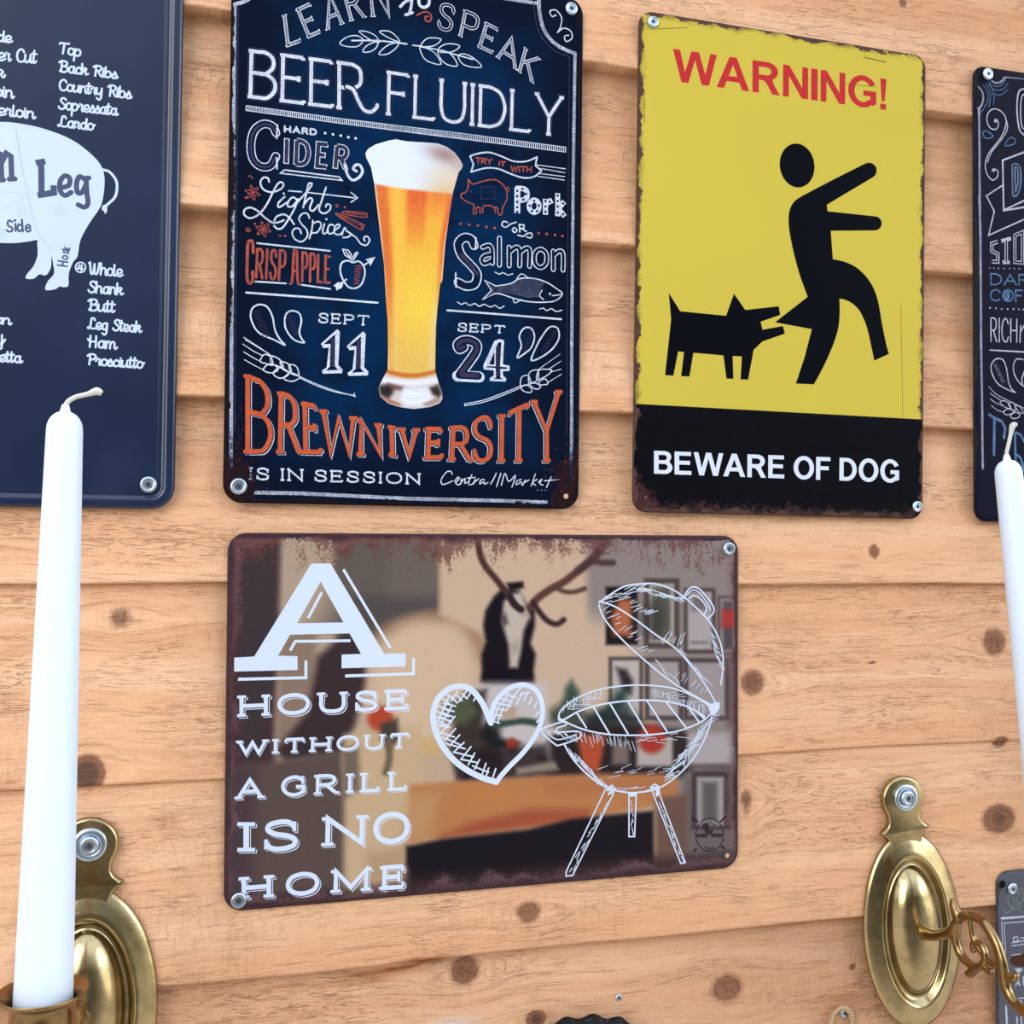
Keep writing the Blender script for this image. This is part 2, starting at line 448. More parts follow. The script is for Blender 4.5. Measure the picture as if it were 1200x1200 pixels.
SCRIPT.update({
 'T': G(.55, '~-.02,.86 .1,.98 .35,.96 .62,1.02;~.34,.96 .32,.4 .26,.06 .1,0 .0,.1'),
 'B': G(.6, '~.12,1 .12,.5 .1,0;~-.08,.84 .1,1 .4,1 .54,.82 .4,.58 .2,.54;~.2,.54 .5,.5 .6,.25 .42,.02 .1,0 .0,.08'),
 'R': G(.6, '~.12,1 .12,.5 .1,0;~-.08,.84 .1,1 .42,1 .55,.8 .4,.55 .16,.5;~.25,.52 .45,.2 .55,.02 .72,.1'),
 'C': G(.55, '~.5,.78 .42,.95 .25,1 .06,.8 0,.45 .1,.1 .3,0 .52,.1 .62,.22'),
 'S': G(.5, '~.5,.85 .35,1 .15,.95 .08,.75 .25,.55 .42,.4 .45,.18 .25,0 .05,.05 -.05,.2'),
 'L': G(.6, '~.5,.82 .4,1 .22,.95 .18,.6 .15,.2 .02,.02 -.05,.1 .1,.16 .35,.02 .62,.08'),
 'W': G(.85, '~-.05,.9 .05,1 .08,.5 .15,.05 .3,.1 .4,.9;~.4,.9 .42,.3 .5,.03 .65,.15 .78,1'),
 'H': G(.6, '~.1,1 .1,.5 .08,0;.5,1 .5,0;~-.08,.7 .1,.5 .5,.52'),
 'P': G(.55, '~.12,1 .12,.5 .1,0;~-.08,.82 .1,1 .42,1 .56,.8 .42,.55 .16,.48'),
 'a': G(.46, '~.38,.42 .22,.5 .05,.34 .06,.1 .2,0 .34,.12 .4,.5;~.4,.5 .38,.12 .45,0 .56,.12'),
 'b': G(.44, '0,1 0,.05;~0,.3 .18,.5 .36,.4 .38,.14 .2,0 0,.06;~.38,.3 .46,.26 .52,.3'),
 'c': G(.38, '~.34,.4 .2,.5 .04,.32 .07,.08 .2,0 .46,.14'),
 'd': G(.46, '~.38,.42 .22,.5 .05,.34 .06,.1 .2,0 .34,.12 .4,.5;~.4,1 .38,.12 .45,0 .56,.12'),
 'e': G(.38, '~.0,.16 .2,.22 .34,.36 .24,.5 .06,.36 .06,.1 .2,0 .46,.14'),
 'g': G(.44, '~.38,.42 .22,.5 .05,.34 .06,.1 .2,0 .34,.12 .4,.5;~.4,.5 .38,-.2 .24,-.38 .06,-.28'),
 'h': G(.44, '0,1 0,0;~0,.2 .1,.44 .24,.5 .35,.38 .35,.12 .42,0 .52,.12'),
 'i': G(.14, '~.04,.5 .03,.12 .1,0 .22,.12;.06,.74 .06,.76'),
 'k': G(.42, '0,1 0,0;~0,.22 .18,.5 .32,.44 .24,.28 .06,.25;~.1,.25 .24,.2 .32,.02 .48,.1'),
 'l': G(.18, '~.04,.95 .03,.12 .1,0 .22,.12'),
 'm': G(.7, '0,.5 0,0;~0,.25 .14,.5 .27,.42 .27,0;~.27,.25 .42,.5 .56,.42 .56,.12 .63,0 .74,.12'),
 'n': G(.44, '0,.5 0,0;~0,.22 .1,.44 .24,.5 .35,.38 .35,.12 .42,0 .52,.12'),
 'o': G(.4, 'o.2,.5 .04,.4 .02,.12 .2,0 .36,.12 .38,.38;~.3,.46 .4,.36 .5,.42'),
 'p': G(.44, '0,.5 0,-.4;~0,.3 .18,.5 .36,.4 .38,.14 .2,0 0,.06'),
 'r': G(.34, '~-.02,.3 .06,.52 .1,.46 .26,.46 .24,.15 .3,0 .4,.12'),
 's': G(.34, '~-.02,.1 .12,.3 .18,.54;~.18,.54 .3,.3 .28,.05 .12,0 .02,.06;~.28,.05 .36,.04 .42,.14'),
 't': G(.24, '~.08,.95 .06,.12 .13,0 .26,.12;-.06,.62 .26,.62'),
 'u': G(.46, '~0,.5 0,.12 .1,0 .26,.1 .36,.3;~.36,.5 .36,.12 .43,0 .54,.12'),
 'y': G(.42, '~0,.5 0,.2 .12,.04 .26,.1 .36,.35;~.36,.5 .34,-.18 .2,-.38 .03,-.26'),
})

SCRIPT['e'] = G(.4, '~.02,.2 .2,.2 .36,.3 .33,.45 .2,.5 .06,.4 .03,.2 .1,.03 .24,0 .46,.12')
SCRIPT['T'] = G(.6, '~-.02,.84 .1,.97 .35,.95 .66,1.0;~.32,.96 .3,.5 .27,.05 .27,0')
for _c in 'abcdeghiklmnoprstuy':
    _w, _st, _h, _v = SCRIPT[_c]
    SCRIPT[_c] = (_w * 1.08, [(_k, [(a * 1.08, b * 1.22 if b <= .5 else .61 + (b - .5) * .78) for a, b in _p]) for _k, _p in _st], _h, _v)

def _p(t_): return [tuple(float(v) for v in a.split(',')) for a in t_.split()]
def _e(cx, cy, rx, ry, a0, a1, n=14): return [(cx + rx * math.cos(math.radians(a0 + (a1 - a0) * i / n)), cy + ry * math.sin(math.radians(a0 + (a1 - a0) * i / n))) for i in range(n + 1)]
BOLD = {
 'W': (1.32, [[_p('0,1 .21,1 .36,.33 .55,1 .78,1 .97,.33 1.12,1 1.32,1 1.08,0 .86,0 .66,.74 .46,0 .25,0')]]),
 'A': (1.0, [[_p('0,0 .39,1 .61,1 1,0 .78,0 .69,.23 .305,.23 .22,0'), _p('.37,.4 .5,.76 .63,.4')]]),
 'N': (.8, [[_p('0,0 0,1 .2,1 .61,.34 .61,1 .8,1 .8,0 .6,0 .19,.66 .19,0')]]),
 'I': (.21, [[_p('0,0 0,1 .21,1 .21,0')]]),
 '!': (.25, [[_p('.02,1 .23,1 .2,.55 .175,.27 .075,.27 .05,.55')], [_p('.025,0 .025,.19 .225,.19 .225,0')]]),
 'E': (.74, [[_p('0,0 0,1 .72,1 .72,.83 .2,.83 .2,.61 .68,.61 .68,.44 .2,.44 .2,.17 .74,.17 .74,0')]]),
 'F': (.68, [[_p('0,0 0,1 .68,1 .68,.83 .2,.83 .2,.6 .6,.6 .6,.43 .2,.43 .2,0')]]),
 'R': (.86, [[_p('0,0 0,1') + _e(.46, .715, .34, .285, 90, -62) + _p('.68,.3 .86,0 .62,0 .46,.29 .36,.4 .2,.42 .2,0'), _p('.2,.58') + _e(.44, .705, .15, .125, -90, 90) + _p('.2,.83')]]),
 'B': (.8, [[_p('0,0 0,1') + _e(.46, .755, .29, .245, 90, -42) + _e(.46, .285, .34, .285, 48, -90), _p('.2,.6') + _e(.44, .715, .12, .115, -90, 90) + _p('.2,.83'), _p('.2,.17') + _e(.44, .305, .15, .135, -90, 90) + _p('.2,.44')]]),
 'D': (.83, [[_p('0,0 0,1') + _e(.36, .5, .47, .5, 90, -90, 22), _p('.2,.17') + _e(.34, .5, .28, .33, -90, 90, 22) + _p('.2,.83')]]),
 'O': (.96, [[_e(.48, .5, .48, .515, 0, 350, 35), _e(.48, .5, .27, .34, 0, 350, 35)]]),
 'G': (.94, [[_e(.48, .5, .48, .515, 30, 318, 30) + list(reversed(_e(.48, .5, .27, .34, 30, 318, 30)))], [_p('.5,.54 .93,.54 .93,.14 .8,.07 .73,.2 .73,.37 .5,.37')]]),
}

# ------------------------------------------------------------------ sign surface materials
def edge_rust(t, w, h, reach, scale=170.0, drip=1.0):
    """mask of rust creeping in from the sign's rim; t is an NT, local x/z are sign coordinates"""
    o = t.obj(); x, y, z = t.sep(o)
    d = t.math('MINIMUM', t.math('SUBTRACT', w / 2, t.math('ABSOLUTE', x)), t.math('SUBTRACT', h / 2, t.math('ABSOLUTE', z)))
    cmb = t.n('ShaderNodeCombineXYZ'); t.l(x, cmb.inputs[0]); t.l(z, cmb.inputs[2])
    flat = cmb.outputs[0]
    n1 = t.noise(flat, scale, 8, 0.72)
    n2 = t.noise(flat, scale * 0.16, 3, 0.5)
    a = t.math('MULTIPLY_ADD', t.step(n2, 0.36, 0.66), reach * 1.7, reach * 0.28)
    rel = t.math('DIVIDE', d, a)
    v = t.math('ADD', t.math('MULTIPLY', n1, 1.5), t.math('SUBTRACT', 0.25, rel))
    return t.step(v, 0.38, 0.52), flat, d
def sign_mat(name, w, h, base, rust=(80, 55, 55), reach=0.012, rough=0.42, spec=0.02, bg=None, chalk=0.0, attr=False, wear=None, scale=170.0, extra=None):
    t = NT(name)
    m, flat, d = edge_rust(t, w, h, reach, scale)
    if attr: col = t.attr('print').outputs['Color']
    else: col = (*alb(base), 1)
    if extra: col = extra(t, flat, d, col)
    if chalk:
        n = t.noise(flat, 900, 3, 0.7); n2 = t.noise(flat, 120, 3, 0.6)
        k = t.step(t.math('ADD', n, t.math('MULTIPLY', n2, 0.5)), 0.78 - chalk * 0.32, 0.92 - chalk * 0.2)
        k = t.math('SUBTRACT', 1.0, k)
        k = t.math('MULTIPLY', t.math('SUBTRACT', 1.0, k), chalk)
        col = t.mix(k, col, alb(bg))
    nr = t.noise(flat, 260, 4, 0.6)
    rc = t.mix(nr, alb(tuple(v * 0.72 for v in rust)), alb(tuple(min(255, v * 1.28) for v in rust)))
    col = t.mix(m, col, rc)
    return t.fin(col, t.math('ADD', t.math('MULTIPLY', m, 0.2), rough), spec)
def plain(name, c, rough=0.5, spec=0.4, metal=0.0, lin=None):
    t = NT(name); return t.fin(lin or alb(c), rough, spec, metal)
def metal_mat(name, col, rough, bump=0.0, tarnish=None):
    t = NT(name); o = t.obj()
    n = t.noise(o, 90, 6, 0.65); n2 = t.noise(o, 700, 4, 0.6)
    c = t.mix(t.step(n, 0.42, 0.7), col, tarnish or tuple(v * 0.8 for v in col))
    r = t.math('ADD', t.math('MULTIPLY', n2, 0.16), rough - 0.06)
    t.fin(c, r, 0.5, 1.0)
    if bump: t.bump(n2, bump, 0.0004)
    return t.m
M_ZINC = metal_mat('zinc', (0.50, 0.60, 0.70), 0.26, 0.0, (0.40, 0.48, 0.56))
M_DARK = plain('dark_recess', (45, 55, 70), 0.6)
M_BRASS = metal_mat('aged_brass', (0.45, 0.35, 0.18), 0.17, 0.04, (0.30, 0.235, 0.12))
M_BRASS2 = metal_mat('dark_brass', (0.29, 0.19, 0.08), 0.20, 0.05, (0.18, 0.115, 0.05))
M_HOLE = plain('hole_dark', (14, 14, 18), 0.8, 0.1)
M_HOLEW = plain('hole_wood', (215, 180, 135), 0.8, 0.1)

# ------------------------------------------------------------------ the clapboard wall
LIPS = [0.318, 0.216, 0.114, 0.008, -0.093, -0.193, -0.2968, -0.402, -0.505, -0.61, -0.715]
LIP_D = [0.012, 0.012, 0.0125, 0.0125, 0.011, 0.0052, 0.0030, 0.0085, 0.009, 0.009, 0.009]   # how far each lip stands over the board below
KNOTS = [  # photo x, y, radius x mm, radius z mm, strength
 (142, 724, 6, 5.5, .55), (103, 905, 7, 8, 1.35), (1021, 646, 3.2, 4.2, .9), (1163, 752, 8.5, 8.5, .75), (879, 799, 7.5, 7.5, .8),
 (1020, 776, 2.8, 1.3, .8), (1166, 958, 11, 8, 1.0), (546, 1139, 8, 8, .75), (628, 1194, 5, 4, 1.2), (852, 1158, 10, 8, .7),
 (617, 1066, 7, 6, .7), (872, 940, 3, 9, .5), (1168, 868, 5, 3.5, .9), (1000, 1134, 2.2, 1.8, 1.0), (1062, 1, 3, 3, .7), (872, 935, 4, 6, .6),
 (330, 1085, 3, 2, .3), (225, 965, 2, 2, .2)]
STAINS = [(494, 1126, 14, 5, 1.6), (468, 1137, 22, 4, 1.3), (440, 1146, 25, 3, .8), (205, 958, 18, 3, .55), (200, 972, 20, 3, .5), (1080, 130, 40, 4, .15), (700, 1182, 40, 3, .35), (640, 1190, 12, 4, .5), (985, 1180, 16, 8, .5)]
PALE = [(533, 1200, 13, 3.5, .9)]
def albw(c): return tuple(min(0.95, v * k) for v, k in zip(s2l(c), (0.735, 0.672, 0.60)))
t = NT('sawn_pine')
oc = t.obj()
seed = t.attr('board').outputs['Fac']; warp = t.attr('warp').outputs['Fac']; knot = t.attr('knot').outputs['Fac']
stain = t.attr('stain').outputs['Fac']; tone = t.attr('tone').outputs['Fac']; pale = t.attr('pale').outputs['Fac']
x, y, z = t.sep(oc)
zz = t.math('ADD', z, warp)
xx = t.math('ADD', x, t.math('MULTIPLY', seed, 3.7))
c3 = t.n('ShaderNodeCombineXYZ'); t.l(xx, c3.inputs[0]); t.l(t.math('MULTIPLY', seed, 5.1), c3.inputs[1]); t.l(zz, c3.inputs[2])
v = c3.outputs[0]
broad = t.noise(t.mapping(v, (2.2, 1, 46)), 1.0, 4, 0.55, 0.3)
rings = t.noise(t.mapping(v, (3.5, 1, 150)), 1.0, 5, 0.6, 0.4)
fine = t.noise(t.mapping(v, (60, 1, 900)), 1.0, 4, 0.65, 0.4)
hair = t.noise(t.mapping(v, (75, 1, 520)), 1.0, 5, 0.7, 1.8)
hair2 = t.noise(t.mapping(v, (22, 1, 420)), 1.0, 4, 0.65, 0.8)
tear = t.noise(t.mapping(v, (14, 1, 40)), 1.0, 3, 0.6)
tearm = t.step(tear, 0.40, 0.66)
fib = t.math('ADD', t.math('MULTIPLY', t.step(hair, 0.52, 0.66), tearm), t.math('MULTIPLY', t.step(hair2, 0.57, 0.70), 0.6), clamp=True)
mp_ = t.n('ShaderNodeMapping'); t.l(v, mp_.inputs[0]); mp_.inputs['Rotation'].default_value = (0, math.radians(24), 0); mp_.inputs['Scale'].default_value = (620, 1, 110)
saw = t.noise(mp_.outputs[0], 1.0, 3, 0.6, 0.6)
grit = t.noise(v, 1500, 2, 0.7)
sawm = t.math('MULTIPLY', t.step(saw, 0.50, 0.68), t.step(t.noise(t.mapping(v, (9, 1, 20)), 1.0, 3, 0.6), 0.42, 0.62))
c_lo, c_hi = albw((234, 182, 142)), albw((252, 209, 174))
col = t.mix(t.step(broad, 0.3, 0.72), c_hi, c_lo)
col = t.mix(t.math('MULTIPLY', t.step(rings, 0.5, 0.72), 0.40), col, albw((206, 150, 110)))
col = t.mix(t.math('MULTIPLY', t.step(fine, 0.46, 0.75), 0.34), col, albw((190, 136, 100)))
col = t.mix(t.math('MULTIPLY', sawm, 0.15), col, albw((176, 122, 86)))
col = t.mix(t.math('MULTIPLY', t.step(grit, 0.50, 0.75), 0.22), col, albw((170, 116, 80)))
col = t.mix(t.math('MULTIPLY', t.step(grit, 0.50, 0.28), 0.22), col, albw((255, 224, 190)))
col = t.mix(t.math('MULTIPLY', fib, 0.55), col, albw((158, 104, 70)))
col = t.mix(t.math('MULTIPLY', tone, 1.0, clamp=True), col, albw((150, 100, 62)))
sn = t.noise(t.mapping(v, (30, 1, 240)), 1.0, 4, 0.6)
col = t.mix(t.math('MULTIPLY', stain, t.step(sn, 0.3, 0.62), clamp=True), col, albw((158, 92, 34)))
kn = t.noise(oc, 420, 5, 0.65)
kr = t.math('ADD', knot, t.math('MULTIPLY', t.math('SUBTRACT', kn, 0.5), 0.36))
km = t.step(kr, 0.18, 0.66)
krg = t.math('SINE', t.math('MULTIPLY', kr, 26.0))
kcol = t.mix(t.step(krg, -0.6, 0.9), albw((142, 92, 68)), albw((104, 62, 44)))
kcol = t.mix(t.math('MULTIPLY', t.step(kn, 0.55, 0.7), 0.6), kcol, albw((78, 46, 34)))
kcol = t.mix(t.step(knot, 0.85, 1.25), kcol, albw((52, 34, 30)))
col = t.mix(t.math('MULTIPLY', km, 0.88), col, kcol)
col = t.mix(t.math('MULTIPLY', pale, 0.7, clamp=True), col, albw((215, 212, 212)))
t.fin(col, 0.78, 0.25)
bh = t.math('ADD', t.math('MULTIPLY', fib, -1.0), t.math('MULTIPLY', fine, 0.8))
bh = t.math('ADD', bh, t.math('ADD', t.math('MULTIPLY', grit, 0.9), t.math('MULTIPLY', sawm, -0.6)))
t.bump(bh, 0.7, 0.0007)
M_WOOD = t.m

def build_wall():
    X0, X1 = -0.62, 0.92
    nx = 520; nz = 58
    xs = np.linspace(X0, X1, nx)
    V, Fq, A = [], [], {k: [] for k in ('board', 'warp', 'knot', 'stain', 'tone', 'pale')}
    n0 = 0
    kn = []
    for (px, py, rx, rz, s) in KNOTS:
        a = W(px, py, 0.005); kn.append((a[0], a[1], rx / 1000, rz / 1000, s))
    st = [(*W(px, py, 0.004), rx / 1000, rz / 1000, s) for px, py, rx, rz, s in STAINS]
    pl = [(*W(px, py, 0.004), rx / 1000, rz / 1000, s) for px, py, rx, rz, s in PALE]
    rng = np.random.RandomState(3)
    for b in range(len(LIPS) - 1):
        top, bot = LIPS[b], LIPS[b + 1]
        zs = np.r_[bot, bot, bot + np.linspace(0, 1, nz - 2) * (top + 0.004 - bot)]
        us = (zs - bot) / (top - bot)
        lt_, lb_ = LIP_D[b], LIP_D[b + 1]
        ys = us * lt_; ys[0] = lb_ + 0.002; ys[2:] = us[2:] * lt_
        ys[1] = 0.0008; zs = zs.copy(); zs[2] = bot + 0.0008; ys[2] = 0.0
        wob = 0.0006 * np.sin(xs * 9 + b * 2.1) + 0.0004 * np.sin(xs * 31 + b)
        Xg, Zg = np.meshgrid(xs, zs)
        Yg = np.repeat(ys[:, None], nx, 1) + 0.0003 * np.sin(Xg * 17 + b * 3)
        Zg[:3] += wob
        Zg[3:] += wob * np.clip(1 - us[3:, None], 0, 1)
        V.append(np.c_[Xg.ravel(), Yg.ravel(), Zg.ravel()])
        i = np.arange(nx - 1)
        for j in range(nz - 1):
            a = n0 + j * nx + i
            Fq.append(np.c_[a, a + 1, a + 1 + nx, a + nx])
        n0 += nx * nz
        K = np.zeros_like(Xg); Wp = 0.004 * np.sin(Xg * 5 + b * 1.7) + 0.10 * (rng.rand() - .5) * 0.2 * Xg
        for kx, kz, rx, rz, s in kn:
            if not (bot - 0.002 < kz < top + 0.004): continue
            q = np.sqrt(((Xg - kx) / rx) ** 2 + ((Zg - kz) / rz) ** 2)
            K = np.maximum(K, s * np.clip(1.6 - q, 0, 1))
            e = np.exp(-((Xg - kx) / (rx * 3.2)) ** 2)
            dz = Zg - kz
            Wp += -np.sign(dz) * rz * 1.1 * e * np.exp(-np.abs(dz) / (rz * 3.0)) * np.clip(np.abs(dz) / (rz * .4), 0, 1)
        Sg = np.zeros_like(Xg); Pg = np.zeros_like(Xg)
        for sx, sz, rx, rz, s in st:
            Sg = np.maximum(Sg, s * np.exp(-((Xg - sx) / rx) ** 2 - ((Zg - sz) / rz) ** 2))
        for sx, sz, rx, rz, s in pl:
            Pg = np.maximum(Pg, s * np.exp(-((Xg - sx) / rx) ** 2 - ((Zg - sz) / rz) ** 2))
        T = np.zeros_like(Xg) + BOARD_TONE.get(b, 0.0)
        if b in TONE_X:
            x0, x1, tv = TONE_X[b]
            T += tv * np.clip((Xg - x0) / (x1 - x0), 0, 1)
        A['board'].append(np.full(Xg.size, b * 0.173 + 0.05)); A['warp'].append(Wp.ravel()); A['knot'].append(K.ravel())
        A['stain'].append(Sg.ravel()); A['tone'].append(T.ravel()); A['pale'].append(Pg.ravel())
    V = np.concatenate(V); Fq = np.concatenate(Fq)
    me = bpy.data.meshes.new('wall_back')
    me.vertices.add(len(V)); me.vertices.foreach_set('co', V.astype(np.float32).ravel())
    me.loops.add(Fq.size); me.loops.foreach_set('vertex_index', Fq.astype(np.int32).ravel())
    me.polygons.add(len(Fq)); me.polygons.foreach_set('loop_start', np.arange(0, Fq.size, 4, dtype=np.int32))
    me.update(calc_edges=True)
    for k, a in A.items():
        at = me.attributes.new(k, 'FLOAT', 'POINT'); at.data.foreach_set('value', np.concatenate(a).astype(np.float32))
    me.materials.append(M_WOOD)
    o = bpy.data.objects.new('wall_back', me); COL.objects.link(o)
    tag(o, 'overlapping horizontal boards of rough sawn pale pine with brown knots', kind='structure')
BOARD_TONE = {7: 0.10, 8: 0.1}
TONE_X = {7: (0.10, 0.36, 0.42), 2: (0.2, 0.36, 0.25), 3: (0.2, 0.36, 0.2), 1: (0.2, 0.36, 0.1)}  # shade painted into the boards beside the black sign and at lower right
build_wall()

# ------------------------------------------------------------------ screws
def lathe(profile, n=28, axis='y'):
    """profile: (radius, forward) pairs, turned about the -Y axis (axis y) or the Z axis (axis z)"""
    v, f = [], []
    for r, h in profile:
        for i in range(n):
            a = 2 * math.pi * i / n
            v.append((r * math.cos(a), -h, r * math.sin(a)) if axis == 'y' else (r * math.cos(a), r * math.sin(a), h))
    for k in range(len(profile) - 1):
        for i in range(n):
            a, b = k * n + i, k * n + (i + 1) % n
            f.append((a, b, b + n, a + n))
    f.append(list(range(n))); f.append(list(range((len(profile) - 1) * n, len(profile) * n)))
    return v, f
def screw(parent, lx, lz, y0, dia, deep=0.004, label=None):
    r = dia / 2
    prof = [(r * .35, -deep), (r * .35, 0.0), (r * .97, 0.0), (r, r * .12), (r * .98, r * .26), (r * .86, r * .42), (r * .72, r * .47), (r * .62, r * .40), (r * .52, r * .40)]
    v, f = lathe(prof, 28)
    o = link_mesh('screw', v, f, M_ZINC, parent, smooth=True)
    o.location = (lx, y0, lz); o.rotation_euler = (0, random.uniform(0, 1), 0)
    if label or parent: o['label'] = label or 'small zinc screw'
    star = []
    for i in range(12):
        a = math.pi * i / 6; rr = r * (0.42 if i % 2 == 0 else 0.26)
        star.append((rr * math.cos(a), -r * .405, rr * math.sin(a)))
    s2 = [(a * .8, -r * .404 + 0.0004, c * .8) for a, b, c in star]
    k = link_mesh('recess', star + s2, [list(range(12))], M_DARK, o)
    return o
def sign_screw(S, px, py, dia):
    a = S.loc((px, py)); return screw(S.root, a[0], a[1], -S.t - 0.0002, dia)
def hole(S, px, py, r, dark, name='fixing_hole'):
    L = S.layer(name + ('' if not dark else ''), M_HOLE if dark else M_HOLEW)
    S.D(L, f'{px},{py}', 'px', r)

TIN = [(0.0, -0.0), (0.0, 0.2), (0.25, 0.75), (0.8, 1.05), (1.6, 1.18), (2.4, 1.2)]

# ------------------------------------------------------------------ print colours: soft shapes
def sdist(px, py, poly):
    """signed distance to a polygon (negative inside)"""
    P = np.array(poly, float); Q = np.roll(P, -1, 0)
    best = np.full(px.shape, 1e18); ins = np.zeros(px.shape, bool)
    for (ax, ay), (bx, by) in zip(P, Q):
        ex, ey = bx - ax, by - ay
        wx, wy = px - ax, py - ay
        tt = np.clip((wx * ex + wy * ey) / (ex * ex + ey * ey + 1e-12), 0, 1)
        best = np.minimum(best, (wx - ex * tt) ** 2 + (wy - ey * tt) ** 2)
        c = ((ay > py) != (by > py))
        with np.errstate(divide='ignore', invalid='ignore'):
            xi = ax + (py - ay) * (ex / (ey if ey != 0 else 1e-12))
        ins ^= c & (px < xi)
    d = np.sqrt(best)
    return np.where(ins, -d, d)
def ldist(px, py, line):
    best = np.full(px.shape, 1e18)
    for (ax, ay), (bx, by) in zip(line[:-1], line[1:]):
        ex, ey = bx - ax, by - ay
        wx, wy = px - ax, py - ay
        tt = np.clip((wx * ex + wy * ey) / (ex * ex + ey * ey + 1e-12), 0, 1)
        best = np.minimum(best, (wx - ex * tt) ** 2 + (wy - ey * tt) ** 2)
    return np.sqrt(best)
def over(C, mask, col):
    mask = mask[:, None]
    C[:] = C * (1 - mask) + np.array(col, float) * mask
def sm(d, blur): 
    k = np.clip(0.5 - d / (2 * blur), 0, 1); return k * k * (3 - 2 * k)
def R4(c, x0, y0, x1, y1): return pts(f'{x0},{y0} {x1},{y0} {x1},{y1} {x0},{y1}', c)

# ================================================================== 1 butcher's chart sign (navy, raised rim)
S1 = Sign('butcher_sign', -0.2243, -0.0042, 0.2, 0.3, 0.0, 'glossy navy butcher chart sign with a white pig and script cut names', 'sign', thick=0.0020, back=0.0)
def navy_extra(t, flat, d, col):
    n = t.noise(flat, 14, 3, 0.5)
    return t.mix(t.step(n, 0.35, 0.7), col, alb((29, 44, 76)))
m1 = sign_mat('navy_enamel', .2, .3, (24, 37, 66), reach=0.0001, rough=0.16, spec=0.5, extra=navy_extra)
plate(S1, m1, [(0, 0), (0, .6), (.5, 1.7), (1.2, 2.3), (2.2, 2.5), (4.6, 2.5), (5.4, 2.3), (6.2, 1.5), (7.0, 1.3), (8.2, 1.3), (9.2, 1.9), (10.2, 2.0)], r=0.012)
mw1 = plain('enamel_white', (214, 229, 252), 0.25, 0.5)
mn1 = plain('enamel_navy_ink', (62, 74, 110), 0.3, 0.5)
mg1 = plain('enamel_grey_ink', (178, 196, 226), 0.3, 0.5)
Lp = S1.layer('printed_pig', mw1)
body = '-560,560 -540,400 -470,250 -380,130 -200,80 0,70 110,78 230,100 330,130 420,165 500,210 570,265 625,320 655,370 668,430 665,510 650,590 625,640 570,720 525,800 508,850 495,930 465,970 440,1040 438,1110 425,1125 395,1125 380,1122 350,1140 290,1143 305,1090 345,1040 340,980 330,930 325,1000 300,1045 280,1050 250,1045 215,1072 165,1070 175,1040 215,990 240,920 238,850 235,825 180,835 60,845 -100,835 -200,830 -205,900 -200,1060 -330,1080 -340,880 -420,800 -500,700'
S1.F(Lp, body, 'pg', smooth=True)
S1.S(Lp, '655,375 700,390 740,440 748,490 735,550 690,595 665,615', 'pg', 1.3)
S1.F(Lp, '665,600 685,600 685,640 672,660 665,640 652,635 652,610', 'pg')
Lg = S1.layer('printed_cut_lines', mg1)
for q in ('98,105 140,360 175,525 200,650 240,780 325,890', '102,105 150,400 185,560 215,680 260,800 330,880', '-200,500 0,520 172,525', '0,635 120,570 172,530', '325,885 380,860 490,850', '345,1035 390,1030 440,1040', '120,85 300,130'):
    S1.S(Lg, q, 'pg', 0.25)
for cx, cy in ((137, 640), (383, 640), (5, 785)):
    S1.S(Lg, ' '.join(f'{cx+30*math.cos(a*.524):.0f},{cy+30*math.sin(a*.524):.0f}' for a in range(12)), 'pg', 0.3, closed=True)
    S1.S(Lg, f'{cx-8},{cy-12} {cx-12},{cy+4} {cx+10},{cy+4};{cx+4},{cy-12} {cx+4},{cy+14}', 'pg', 0.3, smooth=False)
Ln = S1.layer('printed_cut_names', mn1)
S1.part('leg_lettering')
S1.S(Ln, '262,325 265,420 265,535 345,520 342,475;228,332 290,322;240,540 360,522', 'pg', 3.0, smooth=False, cap=False)
S1.S(Ln, '395,490 440,475 445,430 415,415 385,450 385,510 415,540 455,520', 'pg', 2.5)
S1.S(Ln, '545,440 510,420 490,460 495,520 525,520 550,470;550,430 555,520 562,590 540,615 500,600;548,430 568,428', 'pg', 2.5)
S1.part('loin_lettering')
S1.S(Ln, '5,275 10,440;10,330 40,270 70,290 75,430;60,436 95,434;-5,442 22,440', 'pg', 2.6, smooth=False)
S1.S(Ln, '-150,260 -140,440;-180,445 -100,440', 'pg', 2.6, smooth=False)
S1.part('side_lettering')
S1.S(Ln, '78,710 60,700 48,715 55,735 75,745 78,765 58,772 42,762', 'pg', 1.0)
S1.S(Ln, '98,722 100,768', 'pg', 1.0); S1.D(Ln, '95,700', 'pg', 0.7)
S1.S(Ln, '140,735 120,725 112,750 122,770 142,755;140,695 146,770', 'pg', 1.0)
S1.S(Ln, '165,750 192,745 185,728 168,735 166,760 180,772 197,760', 'pg', 1.0)
S1.part('hock_lettering')
S1.S(Ln, '368,985 430,994;372,958 432,967;400,990 402,962', 'pg', 0.85, smooth=False)
S1.S(Ln, '418,948 402,942 404,928 420,926 432,936 430,946', 'pg', 0.75, closed=True); S1.S(Ln, '432,914 438,902 428,896 416,906 406,902 410,892', 'pg', 0.75)
S1.S(Ln, '398,884 446,890;425,886 446,878;428,886 414,872', 'pg', 0.75, smooth=False)
S1.part()
Lt = S1.layer('printed_script_lettering', mw1)
SW = 1.0
def script(text, q, c, w=SW): S1.text(Lt, text, q, w, SCRIPT, c=c, space=0.06)
S1.part('rib_cut_list')
script('Top', '282,198 385,215 378,265 278,248', 'p1')
script('Back Ribs', '283,285 550,322 546,368 280,335', 'p1')
script('Country Ribs', '282,372 615,412 612,462 278,422', 'p1')
script('Sopressata', '282,458 550,490 547,540 277,510', 'p1')
script('Lardo', '280,543 440,562 437,610 275,592', 'p1')
S1.part('leg_cut_list')
script('Whole', '420,30 575,42 572,96 418,84', 'p2')
script('Shank', '420,118 577,130 574,182 417,170', 'p2')
